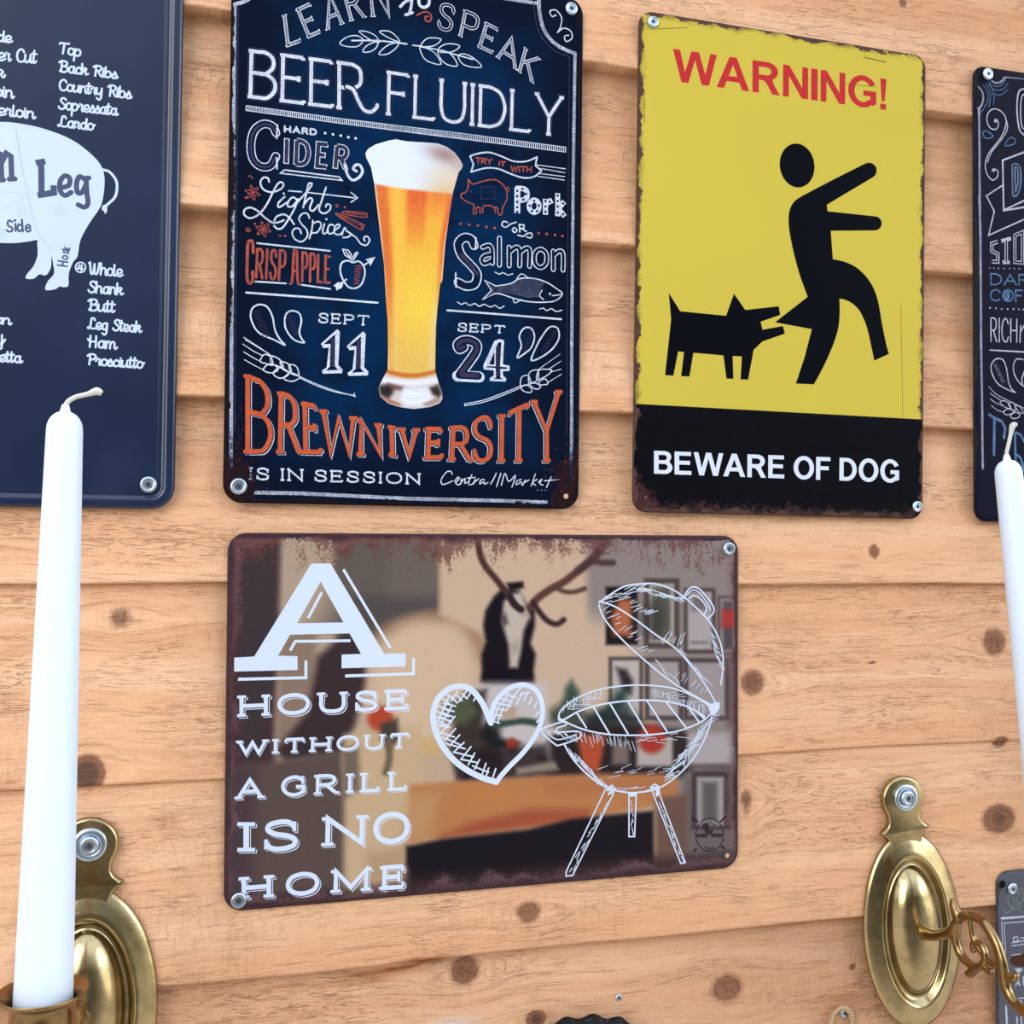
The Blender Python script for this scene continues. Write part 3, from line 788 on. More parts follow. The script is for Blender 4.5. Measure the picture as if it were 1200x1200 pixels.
script('Butt', '420,203 538,212 536,264 417,254', 'p2')
script('Leg Steak', '418,290 664,308 660,358 414,340', 'p2')
script('Ham', '418,373 548,384 546,436 415,426', 'p2')
script('Prosciutto', '416,460 672,478 668,526 412,508', 'p2')
S1.part('loin_cut_list')
S1.text(Lt, 'Center Cut', '-330,340 430,390 420,540 -330,480', SW, SCRIPT, c='w1', space=0.06)
script('de', '-10,145 55,150 53,200 -12,192', 'p1')
S1.S(Lt, '-15,615 20,625 35,650 10,665 -20,660;10,665 25,700 45,705 60,680', 'w1', SW)
script('oin', '-20,395 62,405 60,460 -22,450', 'p1')
script('erloin', '-5,485 162,505 160,556 -8,538', 'p1')
S1.part('side_cut_list')
script('on', '-20,270 50,275 48,322 -22,316', 'p2')
S1.S(Lt, '-40,640 -20,720 10,760 35,700;40,560 35,780 20,830 -30,840', 'w2', SW); S1.S(Lt, '30,740 70,700 105,650', 'w2', SW)
script('etta', '0,445 100,452 98,500 -2,494', 'p2')
S1.part('leg_cut_list')
S1.S(Lt, ' '.join(f'{515+32*math.cos(a*.524):.0f},{1000+32*math.sin(a*.524):.0f}' for a in range(12)), 'pg', 0.7, closed=True)
S1.S(Lt, '508,985 498,1008 530,1008;522,985 520,1020', 'pg', 0.9, smooth=False)
S1.build(0)
sign_screw(S1, 174, 568, 0.0088)

# ================================================================== 2 beer sign
S2 = Sign('beer_sign', 0, 0, 0.2, 0.3, 0.0, 'dark blue tin sign with a tall glass of beer and chalk style lettering', 'sign')
def foot_rust(t, flat, d, col):
    """reddish brown speckle that eats into the two foot corners"""
    x, y, z = t.sep(flat)
    dx = t.math('SUBTRACT', 0.1, t.math('ABSOLUTE', x)); dz = t.math('ADD', z, 0.15)
    r = t.math('SQRT', t.math('ADD', t.math('MULTIPLY', t.math('MULTIPLY', dx, dx), 2.2), t.math('MULTIPLY', dz, t.math('MULTIPLY', dz, 0.5))))
    n = t.noise(flat, 420, 8, 0.75); b = t.noise(flat, 60, 3, 0.5)
    v = t.math('ADD', t.math('ADD', n, t.math('MULTIPLY', b, 0.5)), t.math('MULTIPLY', r, -19.0))
    col = t.mix(t.step(v, 0.20, 0.42), col, alb((40, 25, 30)))
    return t.mix(t.math('MULTIPLY', t.step(v, 0.10, 0.2), t.step(n, 0.56, 0.64)), col, alb((104, 50, 42)))
def beer_bg(t, flat, d, col):
    n = t.noise(flat, 30, 4, 0.6); g = t.step(d, 0.008, 0.06)
    v = t.math('MULTIPLY', g, t.step(n, 0.25, 0.62))
    col = t.mix(v, col, alb((6, 42, 80)))
    sp = t.noise(flat, 1300, 2, 0.6)
    col = t.mix(t.math('MULTIPLY', t.step(sp, 0.66, 0.8), 0.35), col, alb((80, 112, 150)))
    return foot_rust(t, flat, d, col)
NAV = (10, 20, 40)
m2 = sign_mat('blue_chalkboard_print', .2, .3, NAV, rust=(26, 22, 30), reach=0.0036, rough=0.42, spec=0.02, extra=beer_bg)
plate(S2, m2, TIN)
mk = dict(rust=(34, 24, 30), reach=0.0034, bg=(26, 44, 76), extra=foot_rust)
mc2 = sign_mat('chalk_white', .2, .3, (226, 234, 250), chalk=0.35, **mk)
mb2 = sign_mat('chalk_border', .2, .3, (206, 212, 228), chalk=0.62, **mk)
mo2 = sign_mat('chalk_orange', .2, .3, (216, 98, 60), chalk=0.4, rust=(46, 30, 30), reach=0.003, bg=(130, 72, 60))
mr2 = sign_mat('chalk_red', .2, .3, (198, 96, 72), chalk=0.5, **mk)
md2 = sign_mat('navy_ink', .2, .3, (8, 28, 56), **mk)
mp2 = sign_mat('mauve_ink', .2, .3, (74, 64, 88), chalk=0.6, **mk)
# border
S2.part('printed_border')
B = S2.layer('printed_border', mb2)
S2.S(B, '275,8 274.2,100 273.6,200 271.5,380 270.8,505 270.6,545', 'px', 1.9, smooth=False)
S2.S(B, '300,577.2 352,578.2 480,584.4 580,586.6 640,588.5', 'px', 2.0, smooth=False)
S2.S(B, '673.8,62 671.8,200 670,400 669.8,510 669,560', 'px', 1.9, smooth=False)
S2.S(B, '631.5,0 632.5,16 638.5,37 653,53 674,63', 'px', 2.2)
S2.S(B, '275,5 288,1 298,-8 304,-22 306,-45;306,-45 630,4', 'px', 2.0)
Lm = S2.layer('printed_mauve_shading', mp2)
S2.S(Lm, '279.5,8 278.6,100 278,200 276,380 275,505', 'px', 0.4, smooth=False)
S2.S(Lm, '667.5,66 666,200 664.5,400 664,510', 'px', 0.4, smooth=False)
S2.S(Lm, '625,2 627,18 633,40 648,58 668,67', 'px', 0.5)
Lc = S2.layer('printed_white_lettering', mc2)
Ld = S2.layer('printed_navy_infill', md2)
S2.part('corner_scroll')
S2.S(Lc, '990,95 965,105 952,72 990,65 1025,110 1020,170 1000,208;1000,208 1040,180 1085,200 1092,245 1055,265 1045,232 1072,225', 'b2', 0.7)
# LEARN to SPEAK
S2.part('learn_to_speak_lettering')
arc = [('L', '0,110 110,65 145,265 22,310', 'l'), ('E', '88,75 215,15 272,205 165,250', 'l'),
       ('A', '255,-15 385,-65 430,150 285,205', 'l'), ('R', '385,-75 520,-115 575,110 447,142', 'l'), ('N', '560,-130 725,-155 745,105 585,110', 'l'),
       ('S', '235,10 372,55 330,210 215,165', 'b2'), ('P', '390,62 520,115 480,285 358,218', 'b2'), ('E', '528,142 640,200 602,345 482,288', 'b2'),
       ('A', '640,215 770,280 758,458 590,350', 'b2'), ('K', '775,295 908,392 858,540 735,440', 'b2')]
def narrow(q, c, k):
    a, b, d, e = pts(q, c); mx = lambda p, r, t_: (p[0] + (r[0] - p[0]) * t_, p[1] + (r[1] - p[1]) * t_)
    return [mx(a, b, k), mx(a, b, 1 - k), mx(e, d, 1 - k), mx(e, d, k)]
arc = [(ch, narrow(q, c, .17 if ch != 'I' else 0)) for ch, q, c in arc]
for ch, q in arc:
    S2.text(Lc, ch, q, 2.0, CAPS, 1.5, cap=False, sw=0.7)
for ch, q in arc:
    S2.text(Ld, ch, q, 1.1, CAPS, 0, cap=False)
for ch, q in arc:   # hatch marks inside the letters
    gl, ux, uz = S2.glyphs(ch, q, CAPS)
    for st, _ in gl:
        for cl, p in st:
            for (a, b) in zip(p[:-1], p[1:]):
                L_ = math.hypot(b[0] - a[0], b[1] - a[1]); n_ = int(L_ / 0.0009)
                for i in range(1, n_):
                    u = i / n_; px_, pz_ = a[0] + (b[0] - a[0]) * u, a[1] + (b[1] - a[1]) * u
                    nx_, nz_ = -(b[1] - a[1]) / L_, (b[0] - a[0]) / L_
                    S2.ribbon(Lc, [(px_ - nx_ * .0005, pz_ - nz_ * .0005), (px_ + nx_ * .0005, pz_ + nz_ * .0005)], 0.00028, cap=False)
S2.S(Lc, '872,-20 868,40 855,92;830,100 875,85;795,45 825,15 870,-10', 'l', 1.6)
S2.S(Lc, '950,-40 920,-10 925,35 955,50 985,30 985,-10 965,-40', 'l', 1.7)
Lr = S2.layer('printed_red_drawing', mr2)
S2.S(Lr, '908,102 940,85 980,82 1003,110 992,142 965,138 962,112 985,112', 'l', 0.9)
# branches
Ll = S2.layer('printed_chalk_drawings', mc2)
S2.part('printed_leaf_sprig')
S2.S(Ll, '838,295 720,280 620,272 470,272', 'l', 0.9)
for q in ('390,290 440,248 505,240 545,268 510,310 440,312', '650,285 590,265 520,212 570,212 625,238 648,268', '788,280 720,255 655,212 720,210 768,245'):
    S2.S(Ll, q, 'l', 0.6, closed=True)
for q in ('990,268 930,290 900,330 950,330 990,300', '1125,275 1060,290 1003,345 1060,345 1115,305'):
    S2.S(Ll, q, 'b1', 0.6, closed=True)
S2.part('printed_leaf_branch')
S2.S(Ll, '75,290 130,297 230,318 330,345 460,380', 'b2', 0.8)
for q in ('125,295 150,258 190,242 255,252 215,290 150,300', '235,318 270,288 320,280 375,295 330,330 255,335', '365,360 400,345 460,370 515,425 460,430 395,410',
          '120,305 145,370 190,400 255,410 220,345 170,312', '235,325 255,380 300,415 360,420 330,360 285,328'):
    S2.S(Ll, q, 'b2', 0.6, closed=True)
# BEER FLUIDLY
def halo_text(t, q, c, w, sf, **k):
    S2.text(Lm, t, q, w + 1.9, CAPS, sf + .6, c, **k); S2.text(Ld, t, q, w + 1.25, CAPS, sf + .3, c, **k); S2.text(Lc, t, q, w, CAPS, sf, c, **k)
S2.part('beer_fluidly_lettering')
qB = '190,326 888,420 888,706 182,618'
halo_text('BEEP', qB, 'b1', 2.0, 1.5)
for L_, w_ in ((Lm, 3.9), (Ld, 3.2), (Lc, 2.0)): S2.S(L_, '800,555 840,575 870,640 905,700 950,716 985,692 993,672', 'b1', w_)
qF = '456,85 658,114.5 657,159 455,133.5'
halo_text('FLUIDLY', qF, 'px', 1.9, 1.4)
# hatched rule
S2.part('hatched_rule')
S2.S(Lc, '288.5,123.8 400,139.2 545,157 663,172.6;288.5,129.6 400,144.8 545,163 663,178.4', 'px', 0.45, smooth=False)
for i in range(160):
    u = i / 159; a = (288.5 + 374.5 * u, 123.8 + 48.8 * u + 1.2 * math.sin(u * 3.14)); 
    S2.ribbon(Lc, [S2.loc(a), S2.loc((a[0] - .3, a[1] + 5.8))], 0.0005, cap=False)
# HARD CIDER
S2.part('hard_cider_lettering')
S2.text(Lc, 'HARD', '402,808 602,828 602,862 402,842', 1.0, CAPS, 0, 'b1', space=0.4)
S2.D(Lc, '660,852 710,860 760,868 808,878 855,885', 'b1', 0.75)
cC = '345,850 320,805 260,795 205,840 185,930 200,1020 250,1065 310,1060 345,1000'
for L_, w_ in ((Lc, 4.6),): S2.S(L_, cC, 'b1', w_)
S2.S(Ld, cC, 'b1', 3.5); S2.S(Lm, cC, 'b1', 1.2)
S2.S(Lc, '355,800 350,885;352,1010 352,1080', 'b1', 0.9, smooth=False)
qI = '412,890 805,945 790,1080 408,1042'
for w_, L_, e_ in ((2.9, Lc, 1.5), (2.0, Ld, 0), (1.1, Lm, 0)):
    S2.text(L_, 'IDER', qI, w_, CAPS, e_, 'b1', cap=False, space=.62, sw=.9)
sw = '785,1050 800,1110 830,1150 870,1140 898,1100 885,1060 855,1055 840,1080 860,1095'
S2.S(Lc, sw, 'b1', 1.5)
S2.S(Lc, '375,1108 400,1087 750,1132 768,1154', 'b1', 0.8, smooth=False, closed=True)
# Light Spices
S2.part('light_spices_lettering')
for q in ('265,100 255,68 215,62 188,105 215,165 290,190 370,160 392,120 362,102 325,140 270,250 230,320 170,388 100,418 48,390 50,345 100,325 165,355 230,415 300,458 360,450 395,435',
          '402,230 350,280 345,318 370,315 420,280', '510,255 470,235 430,280 432,315 470,312 515,262;522,250 490,330 440,420 385,500 340,512 308,485;312,440 330,405 390,385 440,412 485,472',
          '485,315 540,250 610,170 642,118 612,118 592,200 565,325;570,300 620,242 645,262 622,330 650,355 700,300', '765,148 725,270 705,345 745,377 795,350 805,308 775,295 762,318'):
    S2.S(Lc, q, 'lt', 0.95)
S2.D(Lc, '393,202 768,428', 'lt', 0.6)
S2.S(Lc, '435,178 550,187;600,192 1020,240;985,192 1042,240 985,278', 'lt', 0.7, smooth=False)
for q in ('620,420 600,378 560,378 528,420 550,470 595,520 600,580 550,625 492,602 468,550 488,512 530,512 547,553', '650,440 640,520 620,598;648,465 700,448 722,480 690,540 642,548', '752,468 735,530 750,556 785,530',
          '832,482 800,475 778,520 795,556 840,540', '835,530 885,492 872,472 842,500 842,552 882,562 915,535', '905,568 928,503 948,532 982,555 962,582 915,590', '990,562 1030,590 1070,642 1120,655 1148,612 1125,578 1098,590 1105,618'):
    S2.S(Lc, q, 'lt', 0.85)
S2.part('printed_star_anise')
for cx, cy, r_ in ((120, 195, 68), (215, 515, 70)):
    S2.part('printed_star_anise' + ('#b' if cy > 300 else ''))
    for k in range(6):
        a = k * 1.047 + .3; b_ = .2
        S2.S(Lr, f'{cx},{cy} {cx+r_*.55*math.cos(a-b_*1.6):.0f},{cy+r_*.55*math.sin(a-b_*1.6):.0f} {cx+r_*math.cos(a):.0f},{cy+r_*math.sin(a):.0f} {cx+r_*.55*math.cos(a+b_*1.6):.0f},{cy+r_*.55*math.sin(a+b_*1.6):.0f}', 'lt', 0.5, closed=True)
S2.part('printed_spice_specks')
S2.S(Lr, '85,50 105,48 115,70;60,515 80,505 100,525 80,535 62,525;350,570 370,575;850,300 872,302 865,320 850,315', 'lt', 0.6); S2.D(Lr, '405,572 930,322 140,468 165,555 60,240', 'lt', 0.6)
S2.part('printed_cinnamon')
S2.S(Lr, '935,358 1105,375 1125,392 1105,412 928,382;865,395 880,382 1080,468 1097,492 1078,520 1040,505', 'lt', 0.6, closed=True)
S2.S(Lr, '940,370 1105,392;880,395 1075,490;1065,475 1085,495 1070,510', 'lt', 0.4)
# CRISP APPLE
Lo = S2.layer('printed_orange_lettering', mo2)
S2.part('crisp_apple_lettering')
def otext(t, q, w=1.35): S2.text(Lr, t, q, w, CAPS, 0, 'lt', space=.42)
S2.S(Lr, '125,720 120,630 95,618 78,650 72,800 72,950 92,990 118,970 122,890', 'lt', 1.6)
otext('RISP', '162,690 410,705 398,965 152,940'); otext('PPLE', '560,718 800,758 795,985 555,970')
S2.S(Lr, '450,995 468,960 482,720 495,705 508,720 515,960 528,1002;480,880 510,885', 'lt', 1.4)
S2.S(Lc, '160,638 800,706;145,975 412,992;550,1004 802,1040', 'lt', 0.9, smooth=False)
S2.S(Lc, '155,780 600,812 995,845', 'b3', 1.1, smooth=False)
S2.part('printed_apple')
S2.S(Ll, '1000,808 960,792 905,810 890,880 915,960 965,1025 1030,1032 1080,992 1107,900 1090,830 1050,797', 'lt', 0.95, closed=True)
S2.S(Ll, '995,800 1047,722;985,785 1030,718;1030,718 1047,722;980,772 930,742 912,692 960,700 985,735 980,772;940,715 975,760', 'lt', 0.65, smooth=False)
S2.S(Ll, '1100,832 1150,795;945,955 905,985', 'lt', 0.8, smooth=False)
S2.F(Ll, '1112,780 1200,758 1155,838 1140,808', 'lt'); S2.F(Ll, '918,985 905,1030 855,1055 852,1025 828,1012 870,982', 'lt')
for i in range(8): S2.S(Lr, f'{1025-i*2},{845+i*22} {1075-i*3},{835+i*22}', 'lt', 0.5, smooth=False)
# drops
S2.part('printed_drops')
for q, c in (('402,1115 330,1080 235,1035 188,955 190,890 230,858 285,868 322,930 340,1020 372,1080', 'b3'), ('525,1100 460,1080 408,1010 405,930 440,897 492,910 508,960 495,1030 508,1072', 'b3'),
             ('742,1195 768,1120 755,1060 785,1008 830,1008 852,1060 832,1130 790,1168', 'b4'), ('832,1212 862,1130 900,1060 950,1000 1000,1008 1008,1070 970,1135 900,1190', 'b4')):
    S2.part('printed_drops' + ('#b' if c == 'b4' else '')); S2.S(Ll, q, c, 0.9, closed=True)
S2.part('printed_drops')
for i in range(12): S2.S(Lm, f'{200+i*6},{905+i*15} {240+i*6},{897+i*14}', 'b3', 0.4, smooth=False)
for i in range(9): S2.S(Lm, f'{415+i*5},{935+i*15} {448+i*5},{930+i*14}', 'b3', 0.4, smooth=False)
S2.part('printed_drops#b')
for i in range(9): S2.S(Lm, f'{820-i*5},{1030+i*15} {845-i*5},{1030+i*15};{965-i*9},{1030+i*15} {1000-i*9},{1030+i*15}', 'b4', 0.4, smooth=False)
# dates
S2.part('date_lettering')
S2.text(Lc, 'SEPT', '624,912 938,930 935,988 622,970', 0.85, CAPS, 0.9, 'b3', space=.36)
S2.part('date_lettering#b')
S2.text(Lc, 'SEPT', '368,975 662,994 658,1038 365,1026', 0.85, CAPS, 0.9, 'b4', space=.36)
S2.part('date_lettering')
for dx, dy in ((0, 0), (165, 14)):
    def sh(q): return ' '.join(f'{float(a.split(",")[0])+dx},{float(a.split(",")[1])+dy}' for a in q.split())
    S2.F(Lc, sh('738,1013 754,1030 744,1243 772,1272 767,1295 645,1298 638,1280 670,1257 683,1130 650,1135 632,1108 690,1055'), 'b3')
    S2.F(Ld, sh('724,1045 690,1075 648,1110 694,1108 690,1252 664,1278 742,1274 722,1250'), 'b3')
    for i in range(12): S2.S(Lm, sh(f'697,{1080+i*15} 718,{1080+i*15}'), 'b3', 1.1, smooth=False, cap=False)
two = '374,-45 395,-30 378,-80 432,-98 486,-70 478,10 425,110 372,205'
S2.part('date_lettering#b')
two = '398,36 372,48 362,22 392,-2 440,-4 482,22 476,70 432,135 380,205'
S2.S(Lc, two, 'b6', 6.0); S2.S(Lc, '360,222 500,228', 'b6', 6.2, smooth=False)
S2.S(Ld, two, 'b6', 4.6); S2.S(Ld, '372,215 492,222', 'b6', 4.4, smooth=False); S2.S(Lm, two, 'b6', 2.2); S2.S(Lm, '385,212 485,220', 'b6', 2.6, smooth=False)
S2.F(Lc, '626,-14 658,-6 650,148 692,155 694,188 650,192 652,222 672,236 668,258 566,254 566,234 592,220 592,186 528,180 524,156 596,-2', 'b6')
S2.F(Ld, '596,66 562,148 596,150', 'b6'); S2.F(Ld, '640,4 618,10 606,40 604,160 546,158 546,166 604,172 606,232 590,240 650,244 634,232 634,176 676,178 676,166 632,162', 'b6')
for i in range(11): S2.S(Lm, f'{610},{35+i*18} {630},{36+i*18}', 'b6', 0.9, smooth=False, cap=False)
S2.part('printed_banner')
S2.S(Ll, '440,1000 480,985 560,975 640,1000 720,1032 800,1032 868,1005', 'b2', 0.9); S2.S(Ll, '868,1005 858,1060 897,1092', 'b2', 0.9, smooth=False)
S2.S(Ll, '897,1092 850,1130 780,1137 700,1112 620,1080 540,1075 447,1100', 'b2', 0.9); S2.S(Ll, '447,1100 462,1050 440,1000', 'b2', 0.9, smooth=False)
S2.S(Ll, '868,1055 1050,1080;892,1078 1047,1105;885,1110 1045,1130;875,1128 1043,1152', 'b2', 0.5, smooth=False)
S2.text(Lr, 'TRY', '478,1010 578,1018 578,1050 478,1042', 0.9, CAPS, 0, 'b2', space=.3); S2.text(Lr, 'IT', '628,1034 664,1036 660,1064 626,1060', 0.9, CAPS, 0, 'b2', space=.4); S2.text(Lr, 'WITH', '703,1064 832,1068 830,1100 702,1096', 0.9, CAPS, 0, 'b2', space=.3)
S2.part('printed_pig')
S2.S(Lr, '430,58 452,85 485,80 560,60 620,66 668,118 676,180 650,235 642,280 622,278 615,240 600,235 602,268 588,232 530,225 520,265 502,268 505,240 482,238 480,272 460,272 465,222 432,205 390,180 383,152 412,138 428,105', 'b4', 0.75, closed=True)
S2.S(Lr, '672,145 692,118 680,105 672,120', 'b4', 0.5); S2.D(Lr, '445,135', 'b4', .4)
for q in ('505,105 595,102', '508,105 512,180', '595,102 598,178', '512,182 600,180'): S2.S(Lm, q, 'b4', 0.4, smooth=False)
S2.part('pork_or_lettering')
Lk = 3.5
S2.S(Lc, '742,112 742,272', 'b4', Lk, smooth=False, cap=False); S2.S(Lc, '742,114 780,116 803,132 803,170 780,188 745,190', 'b4', 3.0)
S2.S(Lc, '850,188 822,208 820,245 848,268 878,248 878,208', 'b4', 2.9, closed=True); S2.S(Lc, '922,182 922,282;922,212 965,190', 'b4', 3.1, smooth=False, cap=False)
S2.S(Lc, '1000,145 1000,292;1042,198 1006,242 1045,294', 'b4', 3.0, smooth=False, cap=False)
S2.D(Ld, '742,130 742,165 742,200 742,235 742,265 775,118 798,150 780,185 850,195 822,225 835,260 868,260 880,225 922,195 922,230 922,265 950,200 1000,160 1000,195 1000,230 1000,270 1035,210 1035,280', 'b4', 0.75)
S2.S(Lc, '680,332 655,325 643,348 668,362 700,342 735,330;745,412 780,420 808,402 835,402 830,430 803,425', 'b4', 0.75); S2.S(Lc, '724,366 710,380 724,396 740,382', 'b4', 0.8, closed=True)
S2.S(Lc, '758,392 755,345 785,348 785,368 758,372;772,372 800,390', 'b4', 0.8, smooth=False)
S2.D(Lr, '380,340 435,346 490,352 545,360 597,368 878,400 930,405 983,412 1030,418', 'b4', 0.8)
# Salmon
S2.part('salmon_lettering')
sS = '465,478 445,438 402,430 365,470 385,540 440,600 485,660 470,725 415,738 365,715'
S2.outlined(Lc, Ld, sS, 'b4', 5.4, 0.7); S2.S(Lm, '385,540 440,600 485,660', 'b4', 2.2)
S2.S(Lc, '478,430 475,500;348,655 352,745', 'b4', 0.9, smooth=False)
for q in ('520,490 560,478 580,505 582,592', '580,535 535,545 515,570 532,595 578,575', '628,432 628,604', '690,490 690,608', '692,520 735,490 757,512 757,608', '757,525 800,495 822,515 820,612', '972,515 972,632', '972,545 1010,515 1034,535 1034,636'):
    S2.S(Lc, q, 'b4', 2.9)
for q in ('520,490 560,478 580,505 582,592', '580,535 535,545 515,570 532,595 578,575', '628,432 628,604', '690,490 690,608', '692,520 735,490 757,512 757,608', '757,525 800,495 822,515 820,612', '972,515 972,632', '972,545 1010,515 1034,535 1034,636'):
    S2.S(Ld, q, 'b4', 1.7)
S2.S(Lc, '890,503 855,530 855,592 890,620 926,592 926,530', 'b4', 2.9, closed=True); S2.S(Ld, '890,503 855,530 855,592 890,620 926,592 926,530', 'b4', 1.7, closed=True)
# fish
S2.part('printed_salmon')
mg2 = sign_mat('chalk_grey', .2, .3, (96, 98, 116), chalk=0.8, rust=(46, 30, 30), reach=0.003, bg=(30, 44, 70))
Lgf = S2.layer('printed_fish_shading', mg2)
S2.F(Lgf, '612,735 700,722 760,692 850,692 920,715 890,760 880,810 800,812 700,790 610,775', 'b4'); S2.F(Lgf, '545,712 605,738 595,790 530,820 575,768', 'b4')
S2.S(Ll, '606,738 700,722 760,690 850,690 930,715 1000,760 1030,790 985,832 900,842 800,836 715,815 640,790 600,785', 'b4', 0.7)
S2.S(Ll, '606,738 535,703 578,766 518,826 602,786', 'b4', 0.7, smooth=False); S2.S(Ll, '738,692 770,660 812,687;715,812 725,845 770,825;965,800 1028,792;900,765 885,800 910,825', 'b4', 0.6); S2.D(Ll, '950,788', 'b4', 0.7)
S2.S(Ll, '360,840 385,855 410,845 440,862 470,850 500,868 530,855 570,872 600,862 630,880 658,866;600,650 630,662 650,652 680,667 712,660;885,885 910,880 930,895 960,883 990,900 1028,892', 'b4', 0.6)
S2.part('chalk_rule')
S2.S(Lc, '295,893 650,920 1022,950', 'b4', 1.1, smooth=False)
# wheat
S2.part('printed_barley_ear')
for q in ('245,128 270,85 312,100 325,152 280,142', '318,150 315,95 370,118 392,168 340,152', '385,170 375,130 428,148 442,198 400,185', '438,198 430,150 476,162 492,216 460,214', '265,182 300,145 342,156 357,186 310,202', '328,206 365,170 412,186 422,216 370,236', '398,240 430,205 472,211 497,232 450,256'):
    S2.S(Ll, q, 'b5', 0.65, closed=True)
S2.S(Ll, '135,18 200,62 262,92;140,68 200,105 250,130;145,118 210,155 268,185;140,-25 240,40 325,100;150,-10 300,80', 'b5', 0.45)
S2.S(Ll, '490,222 600,272 720,315 852,352;500,235 620,290 740,328 848,345;845,332 852,356', 'b5', 0.5)
S2.part('printed_wheat_ear')
for q in ('762,282 770,230 812,220 826,270 790,280', '815,266 820,200 872,185 872,247 830,265', '866,242 882,185 942,180 962,190 920,226', '765,296 800,280 832,302 830,326 790,322', '822,276 860,268 892,292 860,306', '880,260 920,240 937,272 890,278'):
    S2.S(Ll, q, 'b6', 0.6, closed=True)
S2.S(Ll, '870,185 940,135 1015,82;940,180 1020,128;957,196 1022,178;935,265 1025,210', 'b6', 0.4)
S2.S(Ll, '405,400 520,378 640,335 765,285;408,412 530,388 650,345 768,295;405,398 408,414', 'b6', 0.5)
# BREWNIVERSITY
S2.part('brewniversity_lettering')
br = [('B', '165,222 300,285 310,702 165,704', 'b5'), ('R', '378,332 470,365 490,708 372,706', 'b5'), ('E', '530,400 592,412 628,708 535,706', 'b5'), ('W', '648,446 838,490 872,722 632,718', 'b5'), ('N', '890,508 1000,535 1012,725 885,722', 'b5'),
      ('I', '1078,548 1090,550 1095,728 1082,726', 'b5'), ('V', '5,562 98,566 108,732 0,732', 'b6'), ('E', '178,560 258,562 258,742 172,742', 'b6'), ('R', '335,552 425,548 440,758 325,752', 'b6'),
      ('S', '465,498 578,478 572,760 470,765', 'b6'), ('I', '638,478 652,474 648,762 636,762', 'b6'), ('T', '700,452 812,402 815,762 690,762', 'b6'), ('Y', '850,385 1008,322 1015,762 848,762', 'b6')]
for i, (ch, q, c) in enumerate(br):
    o_ = (.85, -.75) if i < 6 else (-.85, -.75)
    S2.text(Lc, ch, q, 2.6, CAPS, 2.2, c, cap=False, off=o_, sw=2.0)
    S2.text(Ld, ch, q, 2.7, CAPS, 2.3, c, cap=False, off=(o_[0] * .5, o_[1] * .5), sw=2.2)
Lo2 = Lo
for i, (ch, q, c) in enumerate(br):
    S2.text(Lo2, ch, q, 2.5, CAPS, 2.2, c, cap=False, sw=2.0)
S2.part('session_lettering')
S2.text(Lc, 'IS IN SESSION', '293,548.5 491,555.5 491,567 293,561.5', 1.0, CAPS, 1.0, 'px', space=.36)
# signature
S2.part('signature_lettering')
for q in ('198,905 185,882 150,892 112,950 128,985 200,958', '215,960 245,928 252,945 225,972 250,988 272,965', '272,940 265,982;270,965 298,940 297,975 318,965', '352,908 325,975 345,987 368,970;315,935 378,930', '378,945 365,982;372,968 405,940', '450,948 425,950 413,980 448,965 452,983 478,970', '542,898 520,945 498,982', '578,898 545,1002', '582,992 610,900 640,962 692,915 665,1005', '738,945 702,960 700,987 735,965 742,987', '768,950 750,992;762,970 798,950', '848,903 815,997;862,945 828,968 850,992', '872,968 898,945 882,978 908,990', '972,925 935,1007;918,957 1052,944'):
    S2.S(Lc, q, 'q', 0.62)
S2.D(Lc, '865,1028 895,1030 925,1030', 'q', 0.25)
# draw order of the ink layers inside one mesh is kept by depth
S2.build(0)
